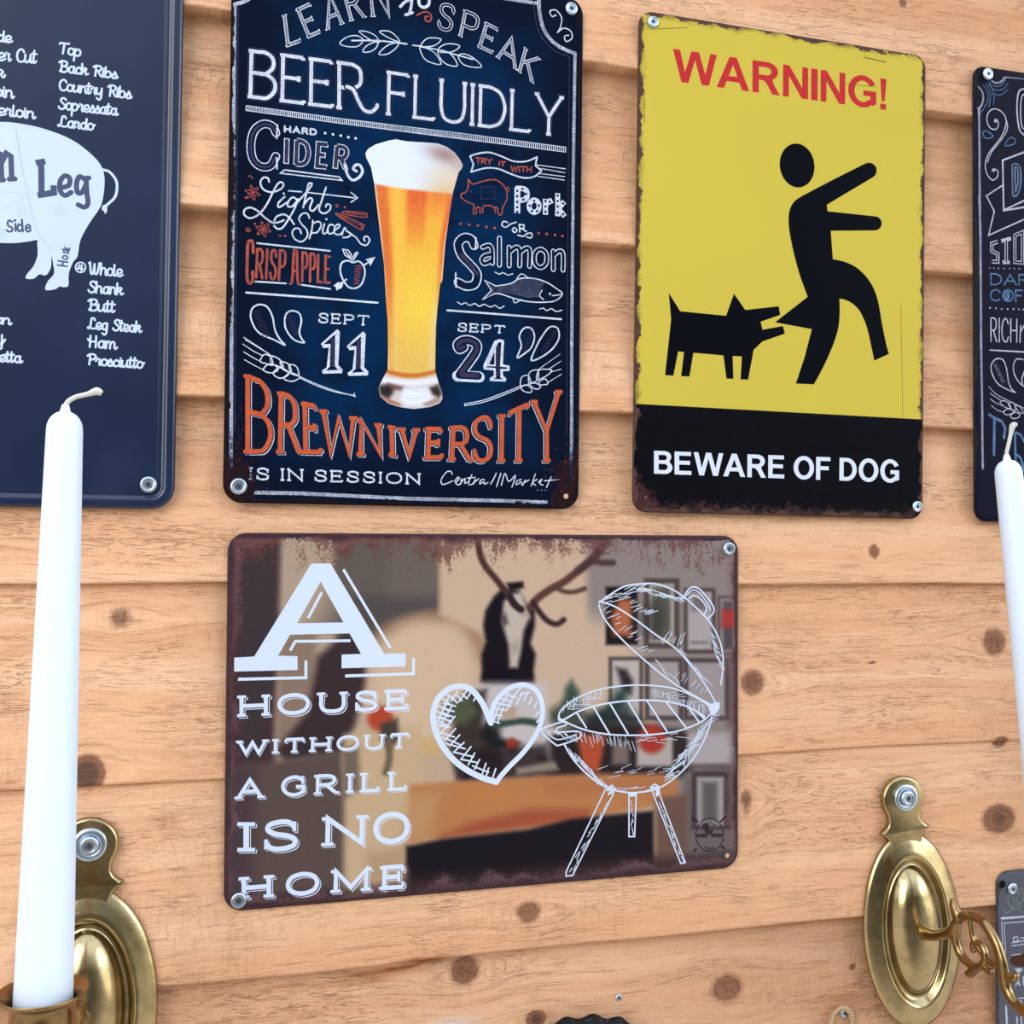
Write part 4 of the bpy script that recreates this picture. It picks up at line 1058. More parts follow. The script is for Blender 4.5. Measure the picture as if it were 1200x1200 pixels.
# the printed glass
go = pts('300,100 360,90 430,104 500,112 600,115 680,120 755,148 820,195 860,250 882,292 872,322 850,345 828,420 805,500 780,650 745,900 720,1200', 'g1') + \
     pts('705,150 685,330 672,480 668,650 665,830 690,920 720,1000 722,1050 700,1085 620,1115 500,1129 400,1117 300,1087 235,1032 222,960 258,890 295,820 298,650 295,450 280,250 266,0', 'g2') + \
     pts('245,900 215,650 190,440 165,310 130,240 120,200 140,165 200,130', 'g1')
def glass_col(x, y):
    u = (x - 410) * 6.6667; v = (y - 150) * 6.6667            # crop units, g1 frame; g2 is v - 1066.7
    C = np.zeros((len(x), 3)); C[:] = (246, 198, 62)
    rng = np.random.RandomState(1)
    tv = np.clip((v - 440) / 1000, 0, 1)[:, None]
    C[:] = np.array((248, 168, 44)) * (1 - tv) + np.array((247, 205, 66)) * tv
    left = np.interp(v, [0, 440, 900, 1200, 1900], [130, 190, 245, 270, 298]); right = np.interp(v, [0, 345, 900, 1200, 1900], [880, 850, 745, 720, 666])
    w = (u - left) / np.maximum(right - left, 1)
    f = np.clip(1.2 - (v - 440) / 900, 0, 1)
    over(C, sm(np.abs(w - .06) - .10, .06) * np.clip(f + .45, 0, .95), (226, 104, 34))
    over(C, sm(np.abs(w - .53) - .13, .05) * np.clip(1.25 - (v - 440) / 420, 0, 1), (232, 92, 30))
    over(C, sm(np.abs(w - .80) - .12, .08) * np.clip(1.1 - (v - 440) / 260, 0, 1), (240, 112, 40))
    over(C, sm(np.abs(w - .97) - .05, .05) * np.clip(f + .15, 0, .9), (232, 86, 34))
    over(C, sm(np.abs(w - .27) - .07, .06) * .7, (255, 196, 74))
    over(C, sm(np.abs(w - .62) - .2, .2) * np.clip((v - 1000) / 300, 0, 1) * .6, (252, 214, 70))
    low = np.clip((v - 1450) / 350, 0, 1)
    over(C, low * .75, (232, 186, 92))
    over(C, sm(np.abs(w - .9) - .05, .06) * np.clip((v - 1250) / 200, 0, 1) * .6, (240, 216, 170))
    over(C, sm(np.abs(w - .16) - .03, .05) * np.clip((v - 1150) / 200, 0, 1) * .45, (238, 210, 150))
    over(C, np.clip(rng.rand(len(x)) - .62, 0, 1) * 0.9 * (v > 440), (255, 224, 130)); over(C, np.clip(rng.rand(len(x)) - .75, 0, 1) * 0.7 * (v > 440), (206, 104, 40))
    # foam
    line = np.interp(u, [190, 430, 800], [440, 478, 520])
    fm = sm(v - line, 14)
    F = np.zeros_like(C); F[:] = (232, 241, 255)
    over(F, np.clip((w - .42) / .4, 0, 1) * np.clip((v - 220) / 150, 0, 1), (232, 212, 190))
    over(F, np.exp(-((u - 745) / 150) ** 2 - ((v - 210 - (u - 745) * .25) / 72) ** 2) * .98, (168, 138, 130))
    over(F, np.exp(-((u - 860) / 60) ** 2 - ((v - 300) / 60) ** 2) * .8, (196, 176, 165))
    over(F, np.clip((w - .5) / .4, 0, 1) * np.clip((v - 420) / 90, 0, 1) * .8, (232, 190, 130))
    C[:] = C * (1 - fm[:, None]) + F * fm[:, None]
    # edge of the glass and its foot
    over(C, sm(np.abs(w - .005) - .014, .012) * (v > 440) * .8, (240, 225, 205)); over(C, sm(np.abs(w - .995) - .014, .012) * (v > 440) * .8, (240, 220, 200))
    g = v - 1066.7
    bow = 835 + 45 * np.cos((u - 480) / 190 * 1.3)
    over(C, sm(np.abs(g - bow + 12) - 16, 12), (204, 112, 40))
    B = np.zeros_like(C); B[:] = (214, 200, 196)
    over(B, sm(np.abs(g - 905 - 20 * np.cos((u - 480) / 120)) - 22, 16), (240, 240, 250))
    over(B, sm(sdist(u, g, [(225, 950), (300, 935), (350, 960), (330, 1010), (300, 1050), (240, 1020)]), 26), (30, 20, 18))
    over(B, sm(sdist(u, g, [(620, 965), (690, 940), (718, 1010), (690, 1040), (640, 1010)]), 24), (44, 30, 28))
    over(B, sm(sdist(u, g, [(300, 930), (420, 955), (415, 985), (330, 975)]), 22), (108, 72, 58))
    over(B, sm(sdist(u, g, [(415, 965), (610, 965), (640, 1040), (600, 1100), (440, 1105), (390, 1050)]), 28), (236, 242, 255))
    over(B, sm(sdist(u, g, [(230, 1020), (390, 1085), (400, 1108), (300, 1082)]), 7), (178, 120, 96))
    over(B, sm(np.abs(g - 985 - 12 * np.sin(u / 40)) - 3, 6) * .5 * (np.abs(u - 520) < 80), (170, 176, 196))
    over(B, sm(np.abs(g - 1040 - 10 * np.sin(u / 35)) - 3, 6) * .5 * (np.abs(u - 510) < 90), (176, 180, 200))
    over(B, sm(sdist(u, g, [(560, 1085), (705, 1035), (700, 1075), (600, 1112)]), 8) * .6, (150, 110, 96))
    fb = sm(bow + 14 - g, 8)
    C[:] = C * (1 - fb[:, None]) + B * fb[:, None]
    return C
mgl = sign_mat('beer_print', .2, .3, (0, 0, 0), reach=0.0001, rough=0.4, spec=0.3, attr=True)
L0 = S2.layer('glass_outline_shadow', md2)
S2.grid('printed_beer_glass', mgl, go, glass_col, 90, 260)
sign_screw(S2, 279.5, 570, 0.0092); sign_screw(S2, 669, 11, 0.0078)
LH = {'v': [], 'f': [], 'm': M_HOLEW}
S2.D(LH, '663,581.5', 'px', 1.5); link_mesh('fixing_hole', LH['v'], LH['f'], M_HOLEW, S2.root)

# ================================================================== 3 warning sign
S3 = Sign('warning_sign', 0.23438, -0.00158, 0.2, 0.3, -0.00608, 'yellow and black tin warning sign with a dog biting a man', 'sign')
YEL = (216, 200, 88)
def warn_bg(t, flat, d, col):
    x, y, z = t.sep(flat)
    n = t.noise(flat, 6, 2, 0.5)
    col = t.mix(n, alb((221, 200, 80)), alb((213, 191, 76)))
    sp = t.noise(flat, 820, 5, 0.75); sp2 = t.noise(flat, 70, 3, 0.6)
    vs = t.math('ADD', t.math('ADD', sp, t.math('MULTIPLY', sp2, 0.7)), t.math('MULTIPLY', d, -62.0))
    col = t.mix(t.math('MULTIPLY', t.step(vs, 0.60, 0.86), 0.8), col, alb((104, 80, 58)))
    # the black band across the foot
    k = t.step(z, -0.0862, -0.0858)
    blk = t.mix(t.noise(flat, 200, 4, 0.6), alb((9, 9, 15)), alb((22, 20, 28)))
    col = t.mix(k, blk, col)
    # brown wear that is deep at the foot corner
    nn = t.noise(flat, 150, 8, 0.72); n2 = t.noise(flat, 24, 3, 0.5)
    dd = t.math('ADD', t.math('ADD', x, 0.1), t.math('MULTIPLY', t.math('ADD', z, 0.15), 0.9))
    v = t.math('ADD', t.math('MULTIPLY', nn, 1.2), t.math('SUBTRACT', t.math('MULTIPLY', n2, 0.5), t.math('MULTIPLY', dd, 26.0)))
    c2 = t.math('MULTIPLY', t.step(v, 0.2, 0.5), t.math('SUBTRACT', 1.0, k))
    col = t.mix(c2, col, alb((74, 46, 48)))
    v2 = t.math('ADD', nn, t.math('MULTIPLY', t.math('ADD', z, 0.15), -30.0))
    return t.mix(t.math('MULTIPLY', t.step(v2, 0.28, 0.5), 0.7), col, alb((82, 58, 56)))
m3 = sign_mat('warning_print', .2, .3, YEL, rust=(88, 64, 56), reach=0.0036, rough=0.45, spec=0.02, extra=warn_bg, scale=520.0)
plate(S3, m3, TIN, r=0.009)
mred = sign_mat('warning_red', .2, .3, (204, 54, 58), reach=0.003, rough=0.42)
mblk = sign_mat('warning_black', .2, .3, (10, 12, 20), reach=0.003, rough=0.42)
mwht = sign_mat('warning_white', .2, .3, (228, 234, 246), reach=0.003, rough=0.42)
LA = S3.layer('printed_red_lettering', mred)
S3.bold(LA, 'WARNING!', '190,185 1004,301 1003,419 190,308', 'y1')
LB = S3.layer('printed_white_lettering', mwht)
S3.bold(LB, 'BEWARE OF DOG', '118,740 1051,775 1050,862 118,827', 'y2')
LM = S3.layer('printed_man', mblk)
c0 = S3.loc(pts('662,629', 'y1')[0])
hd = []
for i in range(40):
    a = 2 * math.pi * i / 40; ex, ey = 66 * math.cos(a), 84 * math.sin(a); th = math.radians(-8)
    hd.append((662 + ex * math.cos(th) - ey * math.sin(th), 629 + ex * math.sin(th) + ey * math.cos(th)))
S3.F(LM, ' '.join(f'{a:.1f},{b:.1f}' for a, b in hd), 'y1')
def arcp(cx, cy, r, a0, a1, n=8): return ' '.join(f'{cx+r*math.cos(math.radians(a0+(a1-a0)*i/n)):.1f},{cy+r*math.sin(math.radians(a0+(a1-a0)*i/n)):.1f}' for i in range(n + 1))
D = 973.0
def curve(q, dy=0):
    p = [(float(a.split(',')[0]), float(a.split(',')[1]) + dy) for a in q.split()]
    return ' '.join(f'{a:.1f},{b:.1f}' for a, b in catmull(p, n=5))
man = '684,743 800,682 ' + arcp(935, 648, 30, -118, 62) + ' 775,778 778,803 ' + arcp(957, 849, 27, -88, 92) + ' 790,877 ' + curve('798,985 840,994 885,1015 925,1052 955,1100 972,1155 984,1225 1000,1305 1011,1345') + ' ' + \
      curve('955,398 942,335 928,275 912,232 893,200 868,178 845,167 823,162', D) + ' ' + curve('823,162 824,215 820,265 808,312 790,360 760,425 726,488', D) + ' 657,1458 690,1358 718,1251 578,1225 702,1128 ' + \
      curve('702,1128 688,1090 672,1045 655,985 640,920 631,865 630,820 637,788 655,762 684,743')
S3.F(LM, man, 'y1')
LD = S3.layer('printed_dog', mblk)
S3.F(LD, '174,140 218,210 392,227 422,143 465,205 592,191 598,224 523,250 531,280 608,266 616,295 530,325 497,357 476,470 447,469 452,382 417,380 420,467 393,466 382,378 268,368 253,458 221,457 232,365 210,363 192,455 160,453 183,240', 'y2')
mscr = sign_mat('warning_scratch', .2, .3, (120, 100, 50), reach=0.003)
LS = S3.layer('printed_scratches', mscr)
S3.S(LS, '680,300 800,310;840,318 960,330', 'y1', 0.35); S3.S(LS, '918,218 998,236', 'y1', 0.7); S3.S(LS, '82,340 82,470;130,110 245,105', 'y1', 0.4)
S3.S(LS, '1056,185 1060,400 1063,610', 'y2', 0.3)
S3.build(0)
sign_screw(S3, 764.5, 26.5, 0.0072); sign_screw(S3, 1073.8, 593.5, 0.0072)
LH = {'v': [], 'f': []}; S3.D(LH, '1062,593', 'px', 2.4); link_mesh('fixing_hole', LH['v'], LH['f'], M_HOLE, S3.root)
LH = {'v': [], 'f': []}; S3.D(LH, '757,583', 'px', 0.8); link_mesh('rust_spot', LH['v'], LH['f'], plain('rust_orange', (140, 80, 40), .8), S3.root)

# ================================================================== 4 grill sign
S4 = Sign('grill_sign', 0.053485, -0.265054, 0.3, 0.2, 0.005629, 'wide brown tin sign with a white heart and kettle grill drawing', 'sign')
m4 = sign_mat('grill_sign_edge', .3, .2, (64, 46, 52), rust=(70, 46, 50), reach=0.004, rough=0.38, spec=0.12)
plate(S4, m4, TIN, r=0.010)
def grill_col(x, y):
    C = np.zeros((len(x), 3)); C[:] = (198, 166, 136)
    def P(q, col, blur=5, c='px', a=1.0): over(C, sm(sdist(x, y, pts(q, c)), blur) * a, col)
    def Rr(c, x0, y0, x1, y1, col, blur=4, a=1.0): over(C, sm(sdist(x, y, R4(c, x0, y0, x1, y1)), blur) * a, col)
    def E(cx, cy, rx, ry, col, blur=.3, a=1.0): over(C, sm(np.sqrt(((x - cx) / rx) ** 2 + ((y - cy) / ry) ** 2) - 1, blur) * a, col)
    def Ln(q, w, col, blur=3, c='px', a=1.0): over(C, sm(ldist(x, y, catmull(pts(q, c))) - w, blur) * a, col)
    # left: doorway, panel, arch
    P('325,620 400,620 400,760 325,800', (184, 158, 134), 8)
    P('395,615 516,615 516,727 470,728 440,745 430,775 400,800 388,700', (110, 98, 90), 7)
    P('400,700 516,690 516,728 445,745 410,790', (88, 80, 80), 9, a=.7)
    P('455,622 516,622 516,700 455,700', (122, 108, 96), 12, a=.7)
    Ln('430,770 450,742 490,728 530,722 552,735 566,770', 9, (172, 126, 94), 9, a=.75)
    E(497, 800, 62, 74, (214, 180, 146), .22)
    P('258,615 329,615 326,740 318,1075 255,1075', (84, 60, 64), 7)
    P('285,640 325,640 322,790 300,900 282,900', (74, 66, 68), 8, a=.8)
    P('328,745 372,735 366,860 322,880', (150, 124, 106), 8)
    P('404,742 428,752 428,800 416,850 398,884 335,893 322,880 360,835 372,770', (74, 58, 60), 7)
    P('318,892 400,880 407,930 405,1080 255,1080 255,900', (104, 86, 80), 8)
    P('255,900 300,900 295,1080 250,1080', (86, 66, 74), 14, a=.8)
    P('404,862 492,850 505,1000 500,1070 404,1070', (206, 172, 132), 8)
    P('401,878 420,872 422,925 404,935', (118, 100, 88), 6, a=.9)
    P('430,1000 480,990 482,1060 425,1060', (182, 146, 110), 10, a=.7)
    E(446, 842, 15, 15, (196, 76, 50), .35); P('446,848 466,842 468,866 455,878 446,866', (84, 74, 64), 5); Ln('456,866 456,890 452,905', 4, (120, 102, 80), 4)
    E(505, 875, 14, 10, (214, 170, 104), .5, .7)
    # wall at the right
    P('515,620 690,620 690,800 515,720', (208, 174, 144), 6)
    P('686,615 875,615 875,1040 790,1040 760,820 690,745', (150, 134, 128), 8)
    E(690, 800, 66, 76, (206, 174, 148), .25)
    P('800,910 875,880 875,1040 796,1040', (120, 106, 104), 8)
    # mounted stag's head
    P('590,380 540,430 485,520 470,620 488,720 460,800 462,900 450,985 560,1022 800,985 792,900 805,800 772,730 800,620 800,520 740,470 700,390', (40, 33, 42), 4, 'e7')
    P('620,345 725,335 730,375 640,395', (38, 34, 38), 3, 'e7')
    P('600,470 640,420 715,400 742,480 770,560 730,650 712,780 690,885 640,885 632,740 590,600', (196, 178, 162), 4, 'e7')
    P('585,560 615,540 630,600 600,625', (90, 70, 68), 4, 'e7', .9); P('690,520 730,500 760,540 770,575 720,560', (178, 150, 130), 4, 'e7', .7); P('640,740 690,700 700,790 650,800', (168, 146, 124), 4, 'e7', .6)
    Ln('436,20 446,140 480,230 560,330 630,420 665,480 710,512', 3.7, (88, 58, 54), 2.5, 'e7'); Ln('640,430 690,500 715,515', 3.2, (62, 44, 50), 2.5, 'e7')
    Ln('775,500 810,450 900,385 990,335 1080,265 1170,190 1230,110 1262,20', 4.4, (106, 68, 60), 2.5, 'e7'); Ln('1080,265 1170,190 1230,110 1262,20', 4.4, (82, 62, 64), 3, 'e7', .8)
    Ln('930,370 985,398 1050,402 1120,380', 2.6, (96, 74, 66), 2.5, 'e7'); Ln('790,470 830,530 880,585 940,608 985,580', 3.2, (72, 52, 54), 2.5, 'e7'); Ln('1170,200 1230,215 1300,215', 3.4, (84, 66, 66), 3, 'e7')
    P('560,1010 700,1000 700,1080 560,1090', (190, 176, 170), 5, 'e7', .8)
    # picture frames
    def frame(x0, y0, x1, y1, fc, mc, pc, m1, m2):
        Rr('r1', x0, y0, x1, y1, fc, 2.5); Rr('r1', x0 + m1, y0 + m1, x1 - m1, y1 - m1, mc, 2.5)
        if pc: Rr('r1', x0 + m2, y0 + m2, x1 - m2, y1 - m2, pc, 4)
    frame(362, 140, 562, 502, (92, 78, 76), (42, 36, 40), None, 10, 0)
    P('450,215 525,225 520,450 410,440 395,330', (192, 108, 70), 6, 'r1')
    frame(598, 92, 815, 520, (96, 80, 76), (192, 178, 168), (104, 98, 90), 34, 52); E(765, 725, 14, 22, (70, 66, 62), .6, .7)
    frame(842, 152, 1036, 552, (92, 78, 76), (178, 164, 160), None, 24, 0); Rr('r1', 890, 200, 985, 290, (110, 100, 100), 5, .8); Rr('r1', 885, 478, 990, 492, (110, 100, 100), 3, .8)
    frame(1050, 200, 1180, 562, (96, 76, 74), (170, 158, 156), (92, 82, 88), 16, 30); Rr('r1', 1075, 285, 1170, 395, (190, 60, 56), 5)
    frame(382, 572, 592, 960, (96, 80, 76), (190, 176, 168), None, 22, 0); P('430,640 490,650 530,720 520,800 470,790 455,720', (64, 54, 58), 5, 'r1')
    frame(604, 576, 838, 960, (92, 78, 76), (170, 156, 152), None, 28, 0); frame(842, 580, 1120, 960, (92, 78, 78), (164, 150, 150), None, 28, 0)
    Rr('r1', 1120, 560, 1200, 1000, (104, 80, 84), 8)
    Rr('r2', 880, 388, 1092, 700, (84, 66, 70), 3); Rr('r2', 908, 418, 1052, 680, (168, 158, 152), 3); Rr('r2', 936, 445, 1020, 660, (104, 100, 96), 5)
    # plant and bric-a-brac on the shelf
    P('100,860 120,760 155,715 200,780 205,870', (72, 92, 78), 6, 'r1'); P('20,900 110,850 220,880 230,1020 60,1000 10,960', (64, 76, 66), 9, 'r1', .9)
    P('380,860 430,780 500,760 490,880 300,1020 200,1000', (58, 82, 74), 8, 'r1')
    P('225,920 500,880 620,1000 560,1100 250,1080', (50, 58, 56), 9, 'r1', .85)
    P('630,868 680,850 720,850 800,855 812,900 790,915 640,912', (58, 48, 50), 6)
    P('560,800 640,800 645,905 560,908', (196, 184, 180), 7); P('540,862 585,845 590,905 540,915', (70, 55, 52), 7)
    P('545,812 570,808 560,900 535,915 525,870', (74, 62, 58), 6); P('520,825 550,815 560,835 545,850 520,845', (92, 98, 70), 6)
    P('570,845 585,865 610,870 600,880 575,875 562,860', (44, 46, 48), 5); Ln('580,850 610,845 632,848', 4, (66, 86, 74), 3)
    E(600, 873, 7, 8, (178, 66, 46), .5); E(634, 888, 6, 4, (170, 92, 60), .6); P('585,828 605,828 605,842 585,842', (190, 160, 134), 4)
    P('545,880 640,872 650,910 540,918', (52, 42, 46), 7, a=.85); P('605,900 650,892 655,902 605,908', (150, 130, 116), 4)
    P('676,860 710,862 702,905 684,905', (192, 84, 52), 5); Rr('r2', 582, 200, 785, 360, (182, 168, 160), 4); E(764, 866, 16, 17, (182, 62, 48), .3); Rr('r2', 450, 230, 540, 350, (160, 140, 124), 5, .7)
    Rr('r2', 780, 180, 860, 370, (66, 54, 54), 5); Rr('r2', 860, 180, 1090, 350, (176, 164, 164), 5); Rr('r2', 840, 350, 1095, 372, (110, 92, 92), 4)
    # shelf
    P('0,600 250,580 900,545 1270,545 1345,560 1345,680 900,772 300,850 0,892', (196, 128, 78), 5, 'h1')
    P('150,860 300,790 600,720 900,720 900,775 300,850', (176, 84, 58), 8, 'h1', .9); P('250,620 500,600 560,680 300,720', (206, 128, 72), 12, 'h1', .7); P('0,640 150,640 100,880 -40,890', (200, 150, 104), 14, 'h1', .8)
    P('640,560 1300,550 1350,640 700,660', (186, 116, 74), 9, 'h1', .6)
    P('476,992 520,983 620,972 668,960 766,950 767,1040 476,1075', (44, 38, 46), 4)
    P('768,935 806,930 806,1035 768,1040', (122, 92, 78), 6)
    P('476,1030 767,1005 767,1050 476,1080', (70, 50, 52), 14, a=.8)
    P('255,1052 560,1028 870,995 870,1040 255,1090', (74, 54, 56), 7, a=.75)
    n = np.random.RandomState(5).randn(len(x), 1) * 1.0
    C += n
    C = (C - 112) * 1.12 + 104
    g_ = C.mean(1, keepdims=True); C = g_ + (C - g_) * 0.82
    return np.clip(C, 0, 255)
ol = pts('285,626 847,630.5 855,633 860,640 863.8,1000 861,1008 852,1014.5 283,1063.8 272,1061 265.5,1052 269.5,640 274,630')
def blotch(t, flat, d, col):
    x, y, z = t.sep(flat)
    n = t.noise(flat, 620, 5, 0.8); b = t.noise(flat, 46, 3, 0.6); b2 = t.noise(t.mapping(flat, (1.6, 1, .6)), 90, 3, 0.6)
    dr = t.math('SUBTRACT', 0.1, z)
    v = t.math('ADD', t.math('ADD', t.math('MULTIPLY', n, 0.9), t.math('MULTIPLY', b2, 0.55)), t.math('SUBTRACT', t.math('MULTIPLY', b, 0.7), t.math('MULTIPLY', dr, 13.5)))
    col = t.mix(t.math('MULTIPLY', t.step(v, 0.90, 1.02), 0.85), col, alb((104, 56, 52)))
    v2 = t.math('ADD', t.math('MULTIPLY', n, 1.0), t.math('SUBTRACT', b, t.math('MULTIPLY', d, 34.0)))
    col = t.mix(t.math('MULTIPLY', t.step(v2, 0.72, 0.95), 0.45), col, alb((140, 104, 106)))
    v3 = t.math('SUBTRACT', t.math('ADD', t.math('MULTIPLY', n, 0.5), t.math('MULTIPLY', b, 0.9)), t.math('MULTIPLY', d, 75.0))
    return t.mix(t.math('MULTIPLY', t.step(v3, 0.32, 0.62), 0.9), col, alb((62, 40, 46)))
m4p = sign_mat('grill_photo_print', .3, .2, (0, 0, 0), rust=(60, 40, 48), reach=0.0026, rough=0.38, spec=0.1, attr=True, extra=blotch)
S4.grid('printed_photograph', m4p, ol, grill_col, 420, 300)
m4w = sign_mat('grill_white_ink', .3, .2, (222, 233, 253), rust=(110, 84, 90), reach=0.0040, rough=0.38, spec=0.12)
m4t = sign_mat('grill_thin_ink', .3, .2, (214, 224, 240), rust=(110, 84, 90), reach=0.0040, rough=0.38, spec=0.12)
def inv_local(a):
    x = S4.c * a[:, 0] - S4.s * a[:, 1] + S4.cx; z = S4.s * a[:, 0] + S4.c * a[:, 1] + S4.cz
    P = np.c_[x, -z, np.full(len(x), -S4.t)] - CAM_C
    Q = P @ CAM_R.T
    return grill_col(600 + CAM_F * Q[:, 0] / Q[:, 2], 600 + CAM_F * Q[:, 1] / Q[:, 2])
Lw = S4.layer('printed_white_lettering', m4w)
Lp4 = S4.layer('lettering_inline_gap', m4p); Lp4['paint'] = inv_local
S4.part('large_a_lettering')
S4.F(Lw, '445,195 532,195 775,604 872,602 872,662 582,670 582,608 670,605 618,512 348,518 294,613 382,615 382,678 95,685 95,622 185,617', 'a1')
S4.F(Lp4, '487,277 590,462 380,466', 'a1')
S4.S(Lw, '590,222 803,578;492,326 430,442;348,590 372,548 622,545', 'a1', 1.5, smooth=False, cap=False)
S4.S(Lw, '112,720 420,713 420,635;598,705 908,695 908,622', 'a1', 1.6, smooth=False, cap=False)
def inline(text, q, c, w, sf, space, o=0.95, sw=None):
    S4.part({'I': 'is', 'S': 'is', 'N': 'no', 'O': 'no'}.get(text, text.lower()) + '_lettering')
    sw = sw or w * .72
    S4.text(Lw, text, q, w, CAPS, sf, c, cap=False, off=(o, -o), space=space, sw=sw)
    S4.text(Lp4, text, q, w + .15, CAPS, sf + .05, c, cap=False, off=(o * .52, -o * .52), space=space, sw=sw + .15)
    S4.text(Lw, text, q, w, CAPS, sf, c, cap=False, space=space, sw=sw)
inline('HOUSE', '128,800 876,772 876,850 128,884', 'a1', 2.1, 2.3, .42)
inline('WITHOUT', '146,92 1096,48 1088,122 146,160', 'a2', 1.6, 1.8, .42, 0.6)
inline('A', '150,310 260,304 268,402 140,408', 'a2', 1.9, 2.0, .3, .8)
inline('GRILL', '392,294 1082,264 1080,356 390,394', 'a2', 1.9, 2.1, .52, .8)
inline('I', '182,556 188,556 188,700 182,700', 'a2', 2.9, 4.6, .95)
inline('S', '298,548 462,538 460,690 296,700', 'a2', 2.7, 2.6, .95)
inline('N', '646,525 838,514 834,660 642,670', 'a2', 2.6, 3.4, .55)
inline('O', '914,506 1092,496 1090,648 914,658', 'a2', 2.9, 3.2, .55)
inline('HOME', '172,862 1070,792 1064,908 172,968', 'a2', 2.4, 2.8, .58)

S4.part()
Lh = S4.layer('printed_heart', m4w)
S4.S(Lh, '600,455 570,380 520,270 450,175 380,125 290,115 190,150 100,240 60,370 75,510 140,660 250,800 380,900 520,970 655,1012', 'h', 3.3)
S4.S(Lh, '605,460 605,390 630,290 690,200 780,130 880,100 970,115 1045,180 1085,300 1075,440 1010,590 900,740 780,860 700,950 655,1015', 'h', 2.9)
hh = []
for i in range(8): hh.append(f'{120+i*9},{440-i*42} {215+i*14},{500-i*50}' if i < 5 else f'{190+(i-4)*48},{215-(i-5)*16} {240+(i-4)*45},{270-(i-5)*20}')
for a, b in (((100, 290), (215, 350)), ((85, 345), (205, 400)), ((75, 400), (235, 440)), ((85, 465), (195, 500)), ((110, 540), (260, 590)), ((150, 590), (310, 660)), ((180, 650), (360, 700)), ((250, 730), (440, 775)), ((330, 800), (480, 830)), ((430, 860), (580, 920)), ((150, 230), (240, 300)), ((190, 190), (270, 250))):
    hh.append(f'{a[0]},{a[1]} {b[0]},{b[1]}')
for a, b in (((110, 520), (240, 290)), ((95, 450), (200, 250)), ((130, 560), (265, 395)), ((170, 620), (270, 510)), ((215, 670), (310, 570)), ((265, 720), (350, 640)), ((320, 800), (415, 680)), ((390, 850), (450, 740)), ((450, 890), (495, 800)), ((520, 940), (555, 835)), ((560, 950), (580, 880)), ((620, 965), (648, 885)), ((150, 330), (215, 200)), ((230, 250), (290, 160)), ((300, 260), (380, 150)), ((375, 230), (420, 165)), ((440, 250), (475, 190)), ((490, 265), (520, 240))):
    hh.append(f'{a[0]},{a[1]} {b[0]},{b[1]}')
for a, b in (((625, 440), (680, 460)), ((640, 380), (705, 390)), ((645, 320), (740, 340)), ((660, 270), (790, 300)), ((690, 225), (800, 260)), ((740, 190), (840, 220)), ((620, 450), (680, 290)), ((670, 440), (720, 310)), ((700, 290), (770, 180)), ((745, 340), (800, 240)), ((840, 285), (900, 170)), ((910, 240), (945, 180)), ((960, 280), (985, 220)), ((1005, 320), (1035, 260)), ((1020, 390), (1055, 350)), ((1030, 450), (1060, 420)), ((800, 220), (880, 130)), ((880, 190), (960, 170))):
    hh.append(f'{a[0]},{a[1]} {b[0]},{b[1]}')
for q in hh: S4.S(Lh, q, 'h', 0.9, smooth=False)
# kettle grill
Lk4 = S4.layer('printed_kettle_grill', m4w); Lq = S4.layer('printed_kettle_grill_hatching', m4t)
for q in ('325,240 380,200 470,145 560,128 660,125 760,155 840,205 920,275 1000,360 1055,460 1080,560 1078,660 1068,740', '322,255 350,330 420,420 520,520 640,625 760,720 880,795 1000,862', '325,232 420,265 540,340 660,430 790,520 880,620 970,740 1035,850'):
    S4.S(Lk4, q, 'r1', 0.95)
S4.S(Lk4, '838,212 870,160 905,145 945,165 1000,230 1025,275 1018,310 985,340;875,215 905,198 945,220 975,260 980,285 965,312', 'r1', 0.9)
S4.S(Lk4, '855,200 890,165 930,175 985,245 1005,290', 'r1', 0.7)
S4.S(Lk4, '75,950 90,900 160,840 280,785 420,755 580,745 740,758 850,790 950,840 1010,885', 'r1', 0.9); S4.S(Lk4, '78,960 110,955 200,905 300,872 420,850 560,838 700,842 830,865 920,905 970,940', 'r1', 1.05)
S4.S(Lk4, '162,100 240,140 330,170 440,188 560,192 700,185 820,165 930,120 985,75', 'r2', 0.95); S4.S(Lk4, '158,85 165,105', 'r2', .8)
S4.F(Lk4, '985,862 1060,848 1062,885 1030,935 1005,920', 'r1')
for a, b in (((190, 920), (245, 1005)), ((290, 880), (385, 1040)), ((390, 858), (500, 1043)), ((500, 845), (618, 1042)), ((615, 840), (740, 1030)), ((735, 850), (855, 1005)), ((865, 875), (935, 970)), ((920, 905), (965, 950))):
    S4.S(Lk4, f'{a[0]},{a[1]} {b[0]},{b[1]}', 'r1', 1.05, smooth=False)
S4.S(Lk4, '190,240 230,310 290,380 360,440 430,478 520,500 600,500 700,478 790,420 870,340 930,250 970,160 988,90', 'r2', 1.0)
S4.S(Lk4, '70,165 85,150 180,120 200,135 150,155 160,175 255,170 278,185 265,210 165,245 140,240 75,185', 'r2', 0.9, closed=True); S4.S(Lk4, '90,165 150,215 250,190', 'r2', 0.7)
